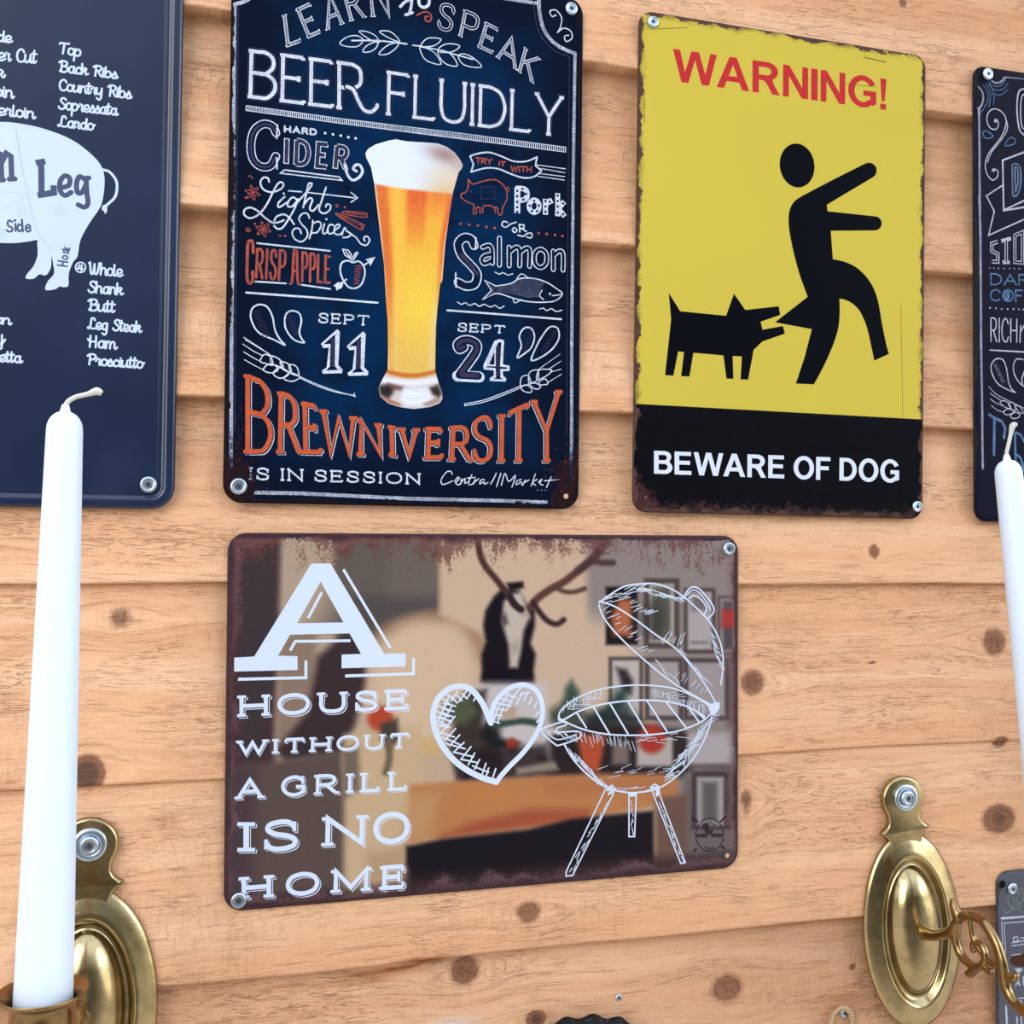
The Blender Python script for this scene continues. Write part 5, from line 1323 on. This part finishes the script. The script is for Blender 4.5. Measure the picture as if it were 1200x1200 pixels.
# legs
S4.S(Lk4, '415,480 450,462 465,480 455,510 235,950 200,955 200,930', 'r2', 0.8, smooth=False, closed=True); S4.S(Lk4, '425,490 440,475 450,490 430,510', 'r2', 1.4)
S4.S(Lk4, '540,505 580,505 570,740 540,740', 'r2', 0.85, smooth=False, closed=True); S4.S(Lk4, '548,515 572,515', 'r2', 1.8)
S4.S(Lk4, '660,470 680,455 702,470 705,510 845,880 820,885 810,860 675,520', 'r2', 0.8, smooth=False, closed=True); S4.S(Lk4, '672,480 692,478 692,515', 'r2', 2.0)
rr = random.Random(11)
def hatch(p0, p1, n, ln, ang, w, c, jit=10):
    for i in range(n):
        u = (i + rr.random()) / n
        x = p0[0] + (p1[0] - p0[0]) * u + rr.uniform(-jit, jit); y = p0[1] + (p1[1] - p0[1]) * u + rr.uniform(-jit, jit)
        l = ln * rr.uniform(.5, 1.1); a = math.radians(ang + rr.uniform(-12, 12))
        S4.S(Lq, f'{x:.0f},{y:.0f} {x+l*math.cos(a):.0f},{y+l*math.sin(a):.0f}', c, w, smooth=False)
hatch((340, 230), (600, 150), 22, 70, -20, .4, 'r1', 22); hatch((560, 150), (840, 220), 30, 55, 25, .45, 'r1', 12); hatch((500, 250), (620, 290), 10, 60, -20, .4, 'r1', 30)
hatch((1000, 420), (1065, 620), 22, 50, 62, .4, 'r1', 10); hatch((700, 480), (830, 500), 8, 80, -60, .4, 'r1', 20); hatch((800, 520), (960, 700), 14, 70, 45, .4, 'r1', 14)
hatch((350, 270), (620, 560), 16, 50, -25, .4, 'r1', 22); hatch((640, 580), (800, 720), 8, 60, 45, .35, 'r1', 10); hatch((800, 690), (960, 800), 10, 50, -50, .35, 'r1', 15)
hatch((95, 900), (340, 800), 34, 45, -75, .35, 'r1', 14); hatch((120, 900), (300, 820), 12, 60, 0, .35, 'r1', 14); hatch((640, 770), (980, 880), 34, 45, 80, .35, 'r1', 14); hatch((640, 780), (950, 860), 10, 60, 0, .3, 'r1', 14)
hatch((205, 260), (420, 470), 46, 60, 55, .4, 'r2', 12); hatch((250, 180), (560, 215), 24, 55, 75, .35, 'r2', 16); hatch((560, 215), (800, 200), 10, 80, 0, .35, 'r2', 20)
hatch((960, 120), (720, 440), 50, 80, -35, .4, 'r2', 16); hatch((940, 140), (840, 320), 16, 70, 100, .35, 'r2', 12); hatch((380, 400), (760, 400), 14, 60, -15, .3, 'r2', 30); hatch((440, 490), (680, 480), 10, 50, -10, .35, 'r2', 8)
hatch((80, 160), (250, 200), 22, 35, 40, .35, 'r2', 14); hatch((430, 540), (230, 920), 16, 40, 118, .5, 'r2', 6); hatch((700, 540), (820, 850), 14, 40, 68, .5, 'r2', 6); hatch((555, 540), (555, 720), 8, 25, 90, .5, 'r2', 6)
# faint round maker's mark
m4k = sign_mat('grill_dark_ink', .3, .2, (58, 48, 54), rust=(76, 50, 54), reach=0.005)
Le = S4.layer('printed_round_mark', m4k)
S4.S(Le, ' '.join(f'{498+195*math.cos(a*.2618):.0f},{578+230*math.sin(a*.2618):.0f}' for a in range(24)), 'k', 0.55, closed=True)
S4.S(Le, '330,395 260,340;650,395 720,320;310,770 280,805;665,735 705,770', 'k', 1.1, smooth=False); S4.F(Le, '240,330 290,325 325,395 300,405 245,370', 'k')
for i in range(10): S4.S(Le, f'{400+i*20},{395-abs(i-5)*-6} {402+i*20},{425-abs(i-5)*-6};{420+i*16},{760-abs(i-5)*4} {422+i*16},{785-abs(i-5)*4}', 'k', 0.35, smooth=False)
for i in range(7): S4.S(Le, f'{325+i*22},{570} {325+i*22},{610};{530+i*22},{565} {530+i*22},{605}', 'k', 0.7, smooth=False)
S4.S(Le, '320,590 480,590;520,585 680,580', 'k', .4, smooth=False); S4.F(Le, '390,420 480,410 500,520 560,500 520,570 440,560', 'k')
S4.build(0)
sign_screw(S4, 279.5, 1054.5, 0.0085); sign_screw(S4, 853.5, 643, 0.0082)
LH = {'v': [], 'f': []}; S4.D(LH, '852,1002.5', 'px', 1.4); link_mesh('fixing_hole', LH['v'], LH['f'], M_HOLEW, S4.root)

# ================================================================== 5 coffee beer sign at the right edge
S5 = Sign('chalkboard_sign', 0.3716 + 0.1 + 0.0005, -0.0026, 0.2, 0.3, 0.004, 'tall black chalk lettered sign at the right edge, behind the leaning candle', 'sign')
m5 = sign_mat('black_chalkboard_print', .2, .3, (22, 22, 40), rust=(40, 38, 40), reach=0.003, rough=0.36, spec=0.03)
plate(S5, m5, TIN, r=0.009)
mk5 = dict(rust=(40, 38, 40), reach=0.003, bg=(40, 42, 62))
mc5 = sign_mat('chalk_white_dim', .2, .3, (208, 208, 224), chalk=0.4, **mk5); mb5 = sign_mat('chalk_blue', .2, .3, (104, 142, 184), chalk=0.5, **mk5)
mbd5 = sign_mat('chalk_border_dim', .2, .3, (186, 184, 204), chalk=0.6, **mk5); md5 = sign_mat('black_ink', .2, .3, (18, 20, 38), **mk5)
B5 = S5.layer('printed_border', mbd5)
S5.S(B5, '115,380 118,600 120,900 122,1200', 'd1', 1.7, smooth=False); S5.S(B5, '118,0 126,300 128,600 130,900 132,1200', 'd2', 1.8, smooth=False); S5.S(B5, '130,0 135,300 140,600 142,900 145,1060', 'd3', 1.7, smooth=False)
S5.S(B5, '110,212 140,250 148,310 130,365 108,378', 'd1', 1.3); S5.S(B5, '215,165 250,182 290,170 315,140', 'd1', 1.3); S5.S(B5, '315,135 467,150', 'd1', .7, smooth=False)
Lb5 = S5.layer('printed_blue_drawing', mb5); Lc5 = S5.layer('printed_chalk_drawing', mc5); Ld5 = S5.layer('printed_dark_infill', md5)
S5.part('corner_swags')
S5.S(Lb5, '150,200 185,260 180,330 135,408;170,190 205,260 192,372;195,180 232,270 228,352;185,170 230,205 290,200 325,145;190,195 240,235 300,230 345,180;215,262 280,275 345,232', 'd1', 0.5)
S5.part('printed_drops')
S5.S(Lb5, '150,560 180,560 225,597 180,615 150,595;322,672 340,625 375,608 400,635 385,660', 'd1', 0.7, closed=True)
S5.part('printed_scroll')
S5.S(Lc5, '240,465 262,478 265,520 240,545 200,530 178,480 185,420 225,385 275,395 318,440 325,510 290,600 230,680 185,745 165,810 170,870 195,920 225,940 258,915 262,870 235,855 218,868', 'd1', 0.8)
S5.S(Lc5, '318,440 338,510 325,570 270,650 215,720 180,800', 'd1', 0.7); S5.D(Lc5, '245,478 228,862', 'd1', 1.2)
S5.part('headline_lettering')
S5.S(Lc5, '500,240 450,230 420,270 412,400 430,540 470,590', 'd1', 1.1); S5.S(Lc5, '500,280 465,270 445,310 440,420 450,520 480,545', 'd1', .8)
S5.part('printed_ribbon')
S5.S(Lc5, '480,718 300,785 308,1178 480,1150', 'd1', 1.2, smooth=False); S5.S(Lc5, '310,1175 480,1095', 'd1', 1.1, smooth=False); S5.S(Lc5, '300,980 175,1062 235,1190', 'd1', .9, smooth=False); S5.S(Lc5, '170,-5 235,115 190,305 480,175', 'd2', .95, smooth=False)
for w_, L_ in ((5.2, Lb5), (4.2, Lc5), (3.4, Ld5), (1.8, Lb5), (1.0, Ld5)): S5.S(L_, '385,820 388,1055', 'd1', w_ * .62, smooth=False, cap=False); S5.S(L_, '388,825 425,845 430,960 410,1040 388,1055', 'd1', w_ * .62)
S5.part('stout_lettering')
for q in ('215,510 262,512 262,450 215,430 215,370 262,355', '290,350 365,330', '328,340 328,515', '300,515 355,515'):
    S5.S(Lc5, q, 'd2', 2.5, smooth=False, cap=False)
for q in ('215,510 262,512 262,450 215,430 215,370 262,355', '328,345 328,515'): S5.S(Ld5, q, 'd2', 1.1, smooth=False, cap=False)
S5.S(Lc5, '395,305 455,280 455,520 395,515', 'd2', 2.3, smooth=False, closed=True, cap=False); S5.S(Ld5, '395,305 455,280 455,520 395,515', 'd2', 1.1, smooth=False, closed=True, cap=False)
S5.part('dotted_rules')
S5.D(Lc5, '198,560 232,562 268,563 312,564 355,565 392,565 430,566', 'd2', .45); S5.D(Lc5, '202,872 248,876 292,880 338,882 384,882 426,883 460,884', 'd2', .6)
S5.part('dark_coffee_lettering')
S5.text(Lb5, 'DAR', '208,605 500,615 500,690 208,690', 0.9, CAPS, .8, 'd2'); S5.text(Lb5, 'COF', '205,730 455,735 455,822 205,815', 0.95, CAPS, .8, 'd2')
S5.dot(Lb5, S5.loc(pts('332,772', 'd2')[0]), .0026, .0034); S5.S(Ld5, '332,755 322,775 335,790', 'd2', .5)
S5.part('rich_lettering')
S5.text(Lc5, 'RICH', '208,950 410,960 410,1140 208,1135', 0.9, CAPS, 0, 'd2', space=.3); S5.S(Lc5, '435,1140 440,1010;440,1060 480,985', 'd2', .9)
S5.part('chalk_rule')
S5.S(Lc5, '202,135 467,150', 'd3', 0.95, smooth=False)
S5.part('printed_lower_drops')
S5.S(Lc5, '398,466 330,440 255,390 212,300 215,240 255,202 305,215 332,290 345,380 370,440', 'd3', .8, closed=True); S5.S(Lc5, '470,420 430,390 390,320 385,250 410,205 460,210', 'd3', .8); S5.S(Lc5, '470,300 450,360 455,410', 'd3', .8)
for i in range(9): S5.S(Lc5, f'{228+i*8},{250+i*17} {252+i*8},{245+i*17}', 'd3', .25, smooth=False)
S5.part('printed_barley_ear')
for q in ('280,545 300,530 345,548 362,590 320,582', '345,552 380,545 400,585 395,610 365,590', '398,572 430,575 462,625 430,622', '305,620 340,595 385,610 370,632 330,640', '360,650 395,622 430,635 425,660 385,670'): S5.S(Lc5, q, 'd3', .6, closed=True)
S5.S(Lc5, '192,422 250,480 345,530 467,590;202,472 250,505 285,525;205,518 250,550 300,570;212,570 260,605 310,620', 'd3', .45)
S5.part('brand_lettering')
S5.S(Lb5, '195,640 235,665 232,950;235,665 290,690 320,740 310,820', 'd3', 1.9, smooth=False); S5.S(Lb5, '395,790 405,1100;400,780 440,800 467,850;395,950 440,980 465,1080', 'd3', 1.6)
# the ornaments repeat, mirrored, on the far half of the sign
for nm in ('printed_border', 'corner_swags', 'printed_drops', 'printed_scroll', 'printed_lower_drops', 'printed_barley_ear', 'printed_ribbon'):
    S5.cols[nm + '#m'] = {k: dict(v=[(-a, y_ - 3e-5, b) for a, y_, b in d_['v']], f=[list(reversed(q)) for q in d_['f']], m=d_['m'], paint=None) for k, d_ in S5.cols[nm].items()}
S5.build(0)
sign_screw(S5, 1156.5, 87.5, 0.0080)
LH = {'v': [], 'f': []}; S5.D(LH, '1148.5,93', 'px', 2.0); link_mesh('fixing_hole', LH['v'], LH['f'], M_HOLE, S5.root)

# ================================================================== 6 small sign at the lower right
S6 = Sign('slate_sign', 0.3908 + 0.1, -0.380 - 0.15, 0.2, 0.3, 0.006, 'grey black chalk sign cut off at the lower right corner below the candle', 'sign')
m6 = sign_mat('slate_print', .2, .3, (82, 84, 98), rust=(60, 52, 52), reach=0.003, rough=0.34, spec=0.4)
plate(S6, m6, TIN, r=0.009)
mk6 = dict(rust=(60, 52, 52), reach=0.003, bg=(86, 88, 100))
mc6 = sign_mat('slate_chalk', .2, .3, (216, 220, 232), chalk=0.45, **mk6); mg6 = sign_mat('slate_green_chalk', .2, .3, (140, 158, 140), chalk=0.6, **mk6); mbr6 = sign_mat('slate_brown', .2, .3, (84, 56, 44), **mk6)
Lg6 = S6.layer('printed_green_drawing', mg6); Lc6 = S6.layer('printed_chalk_drawing', mc6); Lb6 = S6.layer('printed_brown_drawing', mbr6)
S6.part('printed_green_scribble')
S6.S(Lg6, '165,360 190,378 225,355 245,300 225,250 195,270 215,330 260,350 300,330;250,220 300,200 310,280 270,310;280,230 265,300 300,380;180,250 240,230 310,240', 's1', 0.8)
S6.part('printed_border')
S6.S(Lc6, '150,418 240,412 400,398', 's1', 1.5, smooth=False); S6.S(Lc6, '150,440 158,600 165,820;168,458 178,640 182,810', 's1', .6, smooth=False); S6.S(Lc6, '168,455 330,440', 's1', .7, smooth=False)
S6.part('chalk_lettering')
S6.S(Lc6, '228,598 330,582;228,622 330,606', 's1', .7, smooth=False); S6.S(Lc6, '240,560 265,555 270,585 240,590 238,560;290,565 310,560 315,580', 's1', .7)
S6.part('printed_figure')
S6.F(Lb6, '212,735 230,700 280,685 400,680 400,770 280,775 240,765', 's1', True); S6.S(Lc6, '225,690 290,682', 's1', .6)
S6.F(Lc6, '245,790 290,785 310,800 285,815 280,880 292,920 265,905 245,930 262,880 265,820', 's1'); S6.F(Lc6, '305,850 330,830 330,920 310,915', 's1')
S6.part('lower_chalk_lettering')
S6.S(Lc6, '250,1015 330,1005;250,1030 275,1055 300,1045 290,1030 255,1030', 's1', .7); S6.S(Lc6, '182,1070 190,1200', 's1', 1.4, smooth=False); S6.S(Lc6, '262,1150 265,1200;295,1150 298,1200', 's1', 1.2, smooth=False)
S6.build(0)
sign_screw(S6, 1185.5, 1041, 0.0075)
LH = {'v': [], 'f': []}; S6.D(LH, '1174.5,1036.5', 'px', 2.7); link_mesh('fixing_hole', LH['v'], LH['f'], M_HOLE, S6.root)

# ================================================================== brass candle sconces and their candles
def tube(path, radii, n=12):
    """a smooth tube along 3-D points with a radius per point"""
    P = [Vector(p) for p in path]; m = len(P); out_p, out_r = [], []
    for i in range(m - 1):
        a, b, c, d = P[max(i - 1, 0)], P[i], P[i + 1], P[min(i + 2, m - 1)]
        for k in range(6):
            t_ = k / 6
            out_p.append(0.5 * (2 * b + (c - a) * t_ + (2 * a - 5 * b + 4 * c - d) * t_ ** 2 + (3 * b - a - 3 * c + d) * t_ ** 3))
            out_r.append(radii[i] * (1 - t_) + radii[i + 1] * t_)
    out_p.append(P[-1]); out_r.append(radii[-1])
    v, f = [], []
    ref = None; m = len(out_p)
    for i in range(m):
        tg = (out_p[min(i + 1, m - 1)] - out_p[max(i - 1, 0)]).normalized()
        if ref is None:
            ref = Vector((1, 0, 0)) if abs(tg.x) < .9 else Vector((0, 0, 1))
        ref = (ref - tg * ref.dot(tg)).normalized(); bi = tg.cross(ref)
        for k in range(n):
            a = 2 * math.pi * k / n
            v.append(tuple(out_p[i] + (ref * math.cos(a) + bi * math.sin(a)) * out_r[i]))
    for i in range(m - 1):
        for k in range(n):
            a, b = i * n + k, i * n + (k + 1) % n
            f.append((a, b, b + n, a + n))
    f.append(list(range(n))[::-1]); f.append(list(range((m - 1) * n, m * n)))
    return v, f
def joinvf(parts):
    V_, F_ = [], []
    for v, f in parts:
        n0 = len(V_); V_ += v; F_ += [[n0 + i for i in q] for q in f]
    return V_, F_
def sconce(cx, cz, rot, label, dx=0.0):
    mm = 0.001
    root = empty('candle_sconce', (cx, 0, cz), label, 'candle sconce', 'brass wall sconces', roty=-rot)
    rings = [(35, 62, -.3), (35.3, 62.3, .8), (34.9, 61.9, 2.0), (33.5, 60, 2.9), (30, 55.5, 4.2), (26.8, 51, 5.3), (25.2, 48.8, 5.9), (24.2, 47.4, 5.9), (23.2, 46, 4.6), (22.0, 44.5, 2.2), (20.6, 43, 1.2), (19.3, 41.4, 1.3), (18.4, 40.2, 2.8),
             (17.3, 38.4, 5.4), (15.6, 35, 8.0), (13.6, 31, 10.2), (10.2, 23.5, 12.0), (6.4, 15, 13.2), (2.6, 6, 13.8), (.4, 1, 13.9)]
    n = 72; v, f = [], []
    for a, b, h in rings:
        for i in range(n):
            t_ = 2 * math.pi * i / n
            v.append((a * math.cos(t_) * mm, -h * mm, b * math.sin(t_) * mm))
    for k in range(len(rings) - 1):
        for i in range(n):
            p, q = k * n + i, k * n + (i + 1) % n
            f.append((p, q, q + n, p + n))
    f.append(list(range((len(rings) - 1) * n, len(rings) * n))); f.append(list(range(n))[::-1])
    # neck with side points and the round top lug, edges rounded
    half = [(13.0, 44), (11.6, 50), (11.0, 55), (12.5, 59), (15.2, 61.6), (17.4, 63.6), (17.2, 64.3), (14.8, 65.6), (12.4, 67.6), (11.2, 70), (11.6, 73)]
    lug = [(14.6 * math.cos(math.radians(a)), 84 + 14.6 * math.sin(math.radians(a)) * (0.93 if a > 0 else 1)) for a in range(-34, 91, 10)]
    right = half + lug
    out = right + [(-x_, z_) for x_, z_ in reversed(right)]
    cxn = sum(p[0] for p in out) / len(out)
    def inset(q, d):
        m = len(q); r_ = []
        for i in range(m):
            a, b, c = q[i - 1], q[i], q[(i + 1) % m]
            n1 = (-(b[1] - a[1]), b[0] - a[0]); n2 = (-(c[1] - b[1]), c[0] - b[0])
            l1 = math.hypot(*n1) or 1; l2 = math.hypot(*n2) or 1
            s_ = (n1[0] / l1 + n2[0] / l2, n1[1] / l1 + n2[1] / l2); l = math.hypot(*s_) or 1
            r_.append((b[0] + s_[0] / l * d, b[1] + s_[1] / l * d))
        return r_
    n0 = len(v); m = len(out)
    for ring, h in ((out, -.3), (out, 2.2), (inset(out, .35), 3.0), (inset(out, .9), 3.5), (inset(out, 1.8), 3.7)):
        v += [(a * mm, -h * mm, b * mm) for a, b in ring]
    for k in range(4):
        for i in range(m):
            p, q = n0 + k * m + i, n0 + k * m + (i + 1) % m
            f.append((p, q, q + m, p + m))
    top = list(range(n0 + 4 * m, n0 + 5 * m))
    q2 = [Vector((v[i][0], v[i][2], 0)) for i in top]
    for tri in geometry.tessellate_polygon([q2]): f.append([top[i] for i in tri])
    link_mesh('back_plate', v, f, M_BRASS, root, smooth=True)
    # cast scroll arm, in the plane that stands out from the plate
    def A(q): return [(dx * max(0.0, (-y_ - 40) / 90), y_ * mm, z_ * mm) for y_, z_ in q]
    main = tube(A([(-11, 1), (-16, 2.5), (-23, 4.2), (-33, 8.5), (-42, 14), (-47, 22), (-57, 28), (-68, 28.5), (-76, 23), (-81, 14.5), (-83, 5.5), (-84, -4), (-90, -10), (-102, -12), (-115, -7), (-125, 4), (-129.5, 18), (-130, 36)]),
                [.0046, .0042, .0034, .0032, .0036, .0027, .0026, .0027, .0027, .0028, .0032, .0031, .0028, .0028, .0028, .0028, .003, .0042])
    leaf = tube(A([(-49, 22), (-46, 26), (-43.5, 30.5), (-42.5, 33)]), [.0036, .0034, .0024, .0008], 10)
    ring = tube(A([(-45, 19), (-43, 9.5), (-46.5, 1), (-57, -2), (-65.5, 2), (-68.7, 8.5), (-66, 13.5), (-60, 13), (-58, 9.5), (-59.5, 7.8)]), [.0028, .0025, .0025, .0026, .0024, .0022, .002, .0018, .0018, .002], 10)
    inner = tube(A([(-58, 27), (-58.5, 20), (-60, 14.5), (-66, 9), (-72, 6), (-77, 6.5), (-81.5, 8)]), [.0016, .0016, .0018, .0018, .0018, .0018, .0016], 10)
    curl = tube(A([(-83, 4), (-87, 3), (-91, 4.5), (-93, 7.5)]), [.0026, .0024, .0024, .0016], 10)
    foot = tube(A([(-60, -2), (-56, -5), (-53, -8), (-50, -8.5)]), [.0022, .0026, .0024, .0012], 10); foot2 = tube(A([(-66, 3), (-70, .5), (-74, 1.5)]), [.002, .0022, .0014], 10)
    v, f = joinvf([main, leaf, ring, inner, curl, foot, foot2])
    o = link_mesh('scroll_arm', v, f, M_BRASS2, root, smooth=True); o['label'] = 'darker brass scroll arm'
    prof = [(.001, 40), (.005, 40.5), (.0072, 42), (.0080, 44), (.0105, 46), (.0123, 49), (.0127, 53), (.0124, 57), (.0122, 61), (.0127, 63.4), (.0142, 65.0), (.0162, 66.2), (.0170, 67.4), (.0171, 68.0), (.0166, 68.0), (.0146, 66.6), (.0127, 65.4), (.0120, 64), (.0119, 47), (.001, 46.5)]
    v, f = lathe([(r_, h * mm) for r_, h in prof], 48, 'z')
    o = link_mesh('candle_cup', v, f, M_BRASS2, root, smooth=True); o.location = (dx, -0.130, -0.006)
    # washer and screw in the lug
    wv, wf = lathe([(.0038, 3.6 * mm), (.0078, 3.6 * mm), (.0084, 4.1 * mm), (.0084, 5.3 * mm), (.0078, 5.8 * mm), (.0050, 5.8 * mm), (.0046, 5.3 * mm)], 32)
    w_ = link_mesh('washer', wv, wf, M_ZINC, root, smooth=True); w_.location = (0.0008, 0, 0.0845)
    screw(root, 0.0008, 0.0845, -0.0056, 0.0096, 0.006)
    return root
M_CUPWAX = None
def wax():
    t = NT('candle_wax')
    t.fin((0.60, 0.67, 0.76), 0.42, 0.45)
    t.b.inputs['Subsurface Weight'].default_value = 0.35
    t.b.inputs['Subsurface Radius'].default_value = (0.006, 0.006, 0.006)
    t.b.inputs['Subsurface Scale'].default_value = 1.0
    return t.m
M_WAX = wax(); M_WICK = plain('cotton_wick', (228, 222, 212), 0.9, 0.1)
def candle(base, tip, label, wick, rb=0.0113, rt=0.0069):
    b, tp = Vector(base), Vector(tip); L = (tp - b).length
    o = empty('taper_candle', base, label, 'candle', 'white taper candles')
    o.rotation_mode = 'QUATERNION'; o.rotation_quaternion = Vector((0, 0, 1)).rotation_difference(tp - b)
    prof = [(rb * .9, 0), (rb, .001)]
    for k in range(1, 13): 
        u = k / 12; prof.append((rb + (rt - rb) * u, u * (L - .009)))
    for a in (15, 30, 45, 58, 70, 80):
        prof.append((rt * (0.16 + .84 * math.cos(math.radians(a))), L - .009 + .0075 * math.sin(math.radians(a))))
    prof += [(.0018, L - .0003), (.0013, L + .0014)]
    v, f = lathe(prof, 40, 'z')
    body = link_mesh('wax_body', v, f, M_WAX, o, smooth=True)
    v, f = tube([(0, 0, L - .002)] + [(x_, y_, L + z_) for x_, y_, z_ in wick], [.0011] + [.0010] * (len(wick) - 2) + [.0017, .0011], 10)
    link_mesh('wick', v, f, M_WICK, o, smooth=True)['label'] = 'bent off-white cotton wick'
    return o
sconce(-0.1632, -0.4095, 0.0, 'brass candle sconce with oval back plate at lower left, behind the white candle', -0.0046)
sconce(0.3263, -0.412, math.radians(5.7), 'tilted brass candle sconce with scroll arm left of the slate sign')
candle((-0.1678, -0.130, -0.3630), (-0.1640, -0.130, -0.1170), 'tall white taper candle at left before the navy butcher sign', [(.0005, 0, .002), (.0035, 0, .0045), (.0080, 0, .0060), (.0115, 0, .0074), (.0134, 0, .0066)])
candle((0.3214, -0.130, -0.3660), (0.2990, -0.1165, -0.1215), 'leaning white taper candle at the right edge before the black chalkboard sign', [(.0002, 0, .002), (.0018, 0, .006), (.0042, 0, .0120), (.0062, 0, .0165), (.0085, 0, .0172)])

# ================================================================== loose fixings and things at the foot of the picture
def wall_screw(px, py, dia, label, deep=0.004):
    x_, z_ = W(px, py, -0.001)
    k = [i for i in range(len(LIPS) - 1) if LIPS[i] >= z_ > LIPS[i + 1]]
    yy = (z_ - LIPS[k[0] + 1]) / (LIPS[k[0]] - LIPS[k[0] + 1]) * LIP_D[k[0]] if k else 0
    o = screw(None, x_, z_, yy + 0.0004, dia, deep)
    return tag(o, label, 'screw')
wall_screw(730, 1174.5, 0.0042, 'small pale screw sunk in the bare boards below the grill sign')
ws = wall_screw(994.5, 1190.5, 0.0066, 'zinc screw holding the twine loop at the bottom edge')
# twine loop over that screw
x_, z_ = W(994.5, 1190.5, 0.0); yy = ws.location.y
a0 = W(986, 1178, 0.0)
pp = [W(px, py, 0) for px, py in ((972, 1216), (974, 1200), (978, 1188), (985, 1181.5), (992, 1182), (998, 1187), (1000, 1196), (1000, 1216))]
path = [(q[0], yy - .0030, q[1]) for q in pp]
strands = []
for ph in (0, 2.09, 4.19):
    pth = []
    for i in range(len(path) - 1):
        for k in range(4):
            u = k / 4; p = [path[i][j] * (1 - u) + path[i + 1][j] * u for j in range(3)]
            a = ph + (i * 4 + k) * 1.1
            pth.append((p[0] + 0.0009 * math.cos(a), p[1] + .0009 * math.sin(a), p[2] + .0006 * math.cos(a)))
    strands.append(tube(pth, [.0009] * len(pth), 7))
v, f = joinvf(strands)
tag(link_mesh('twine_loop', v, f, plain('jute_twine', (202, 170, 132), .9, .1), None, True), 'loop of pale twine hung on the zinc screw at the bottom edge', 'twine')
# round dark plaque with a fluted rim, only its top shows
cxp, czt = W(681, 1194.0, -0.004)
Rp = 0.080
pq = empty('round_plaque', (cxp, -0.001, czt - Rp), 'round black fluted plaque whose top edge peeks in at the bottom', 'plaque')
v, f = [], []
n = 240
profp = [(1.0, -.2), (1.0, 1.0), (.985, 3.0), (.955, 5.0), (.91, 6.6), (.86, 7.4), (.80, 7.6)]
for k, (s_, h) in enumerate(profp):
    for i in range(n):
        a = 2 * math.pi * i / n
        fl = 1 + (.016 * math.cos(a * 30)) * max(0, 1 - k / 4.5)
        v.append((Rp * s_ * fl * math.cos(a), -h * .001 * (1 + .12 * math.cos(a * 30) * (k < 4)), Rp * s_ * fl * math.sin(a)))
for k in range(len(profp) - 1):
    for i in range(n):
        p, q = k * n + i, k * n + (i + 1) % n
        f.append((p, q, q + n, p + n))
f.append(list(range((len(profp) - 1) * n, len(profp) * n))); f.append(list(range(n))[::-1])
t = NT('black_fluted_enamel'); o_ = t.obj(); nn_ = t.noise(o_, 260, 6, .7)
mpq = t.fin(t.mix(t.step(nn_, .56, .66), alb((16, 16, 18)), alb((84, 78, 74))), .5, .15)
link_mesh('fluted_rim', v, f, mpq, pq, smooth=True)
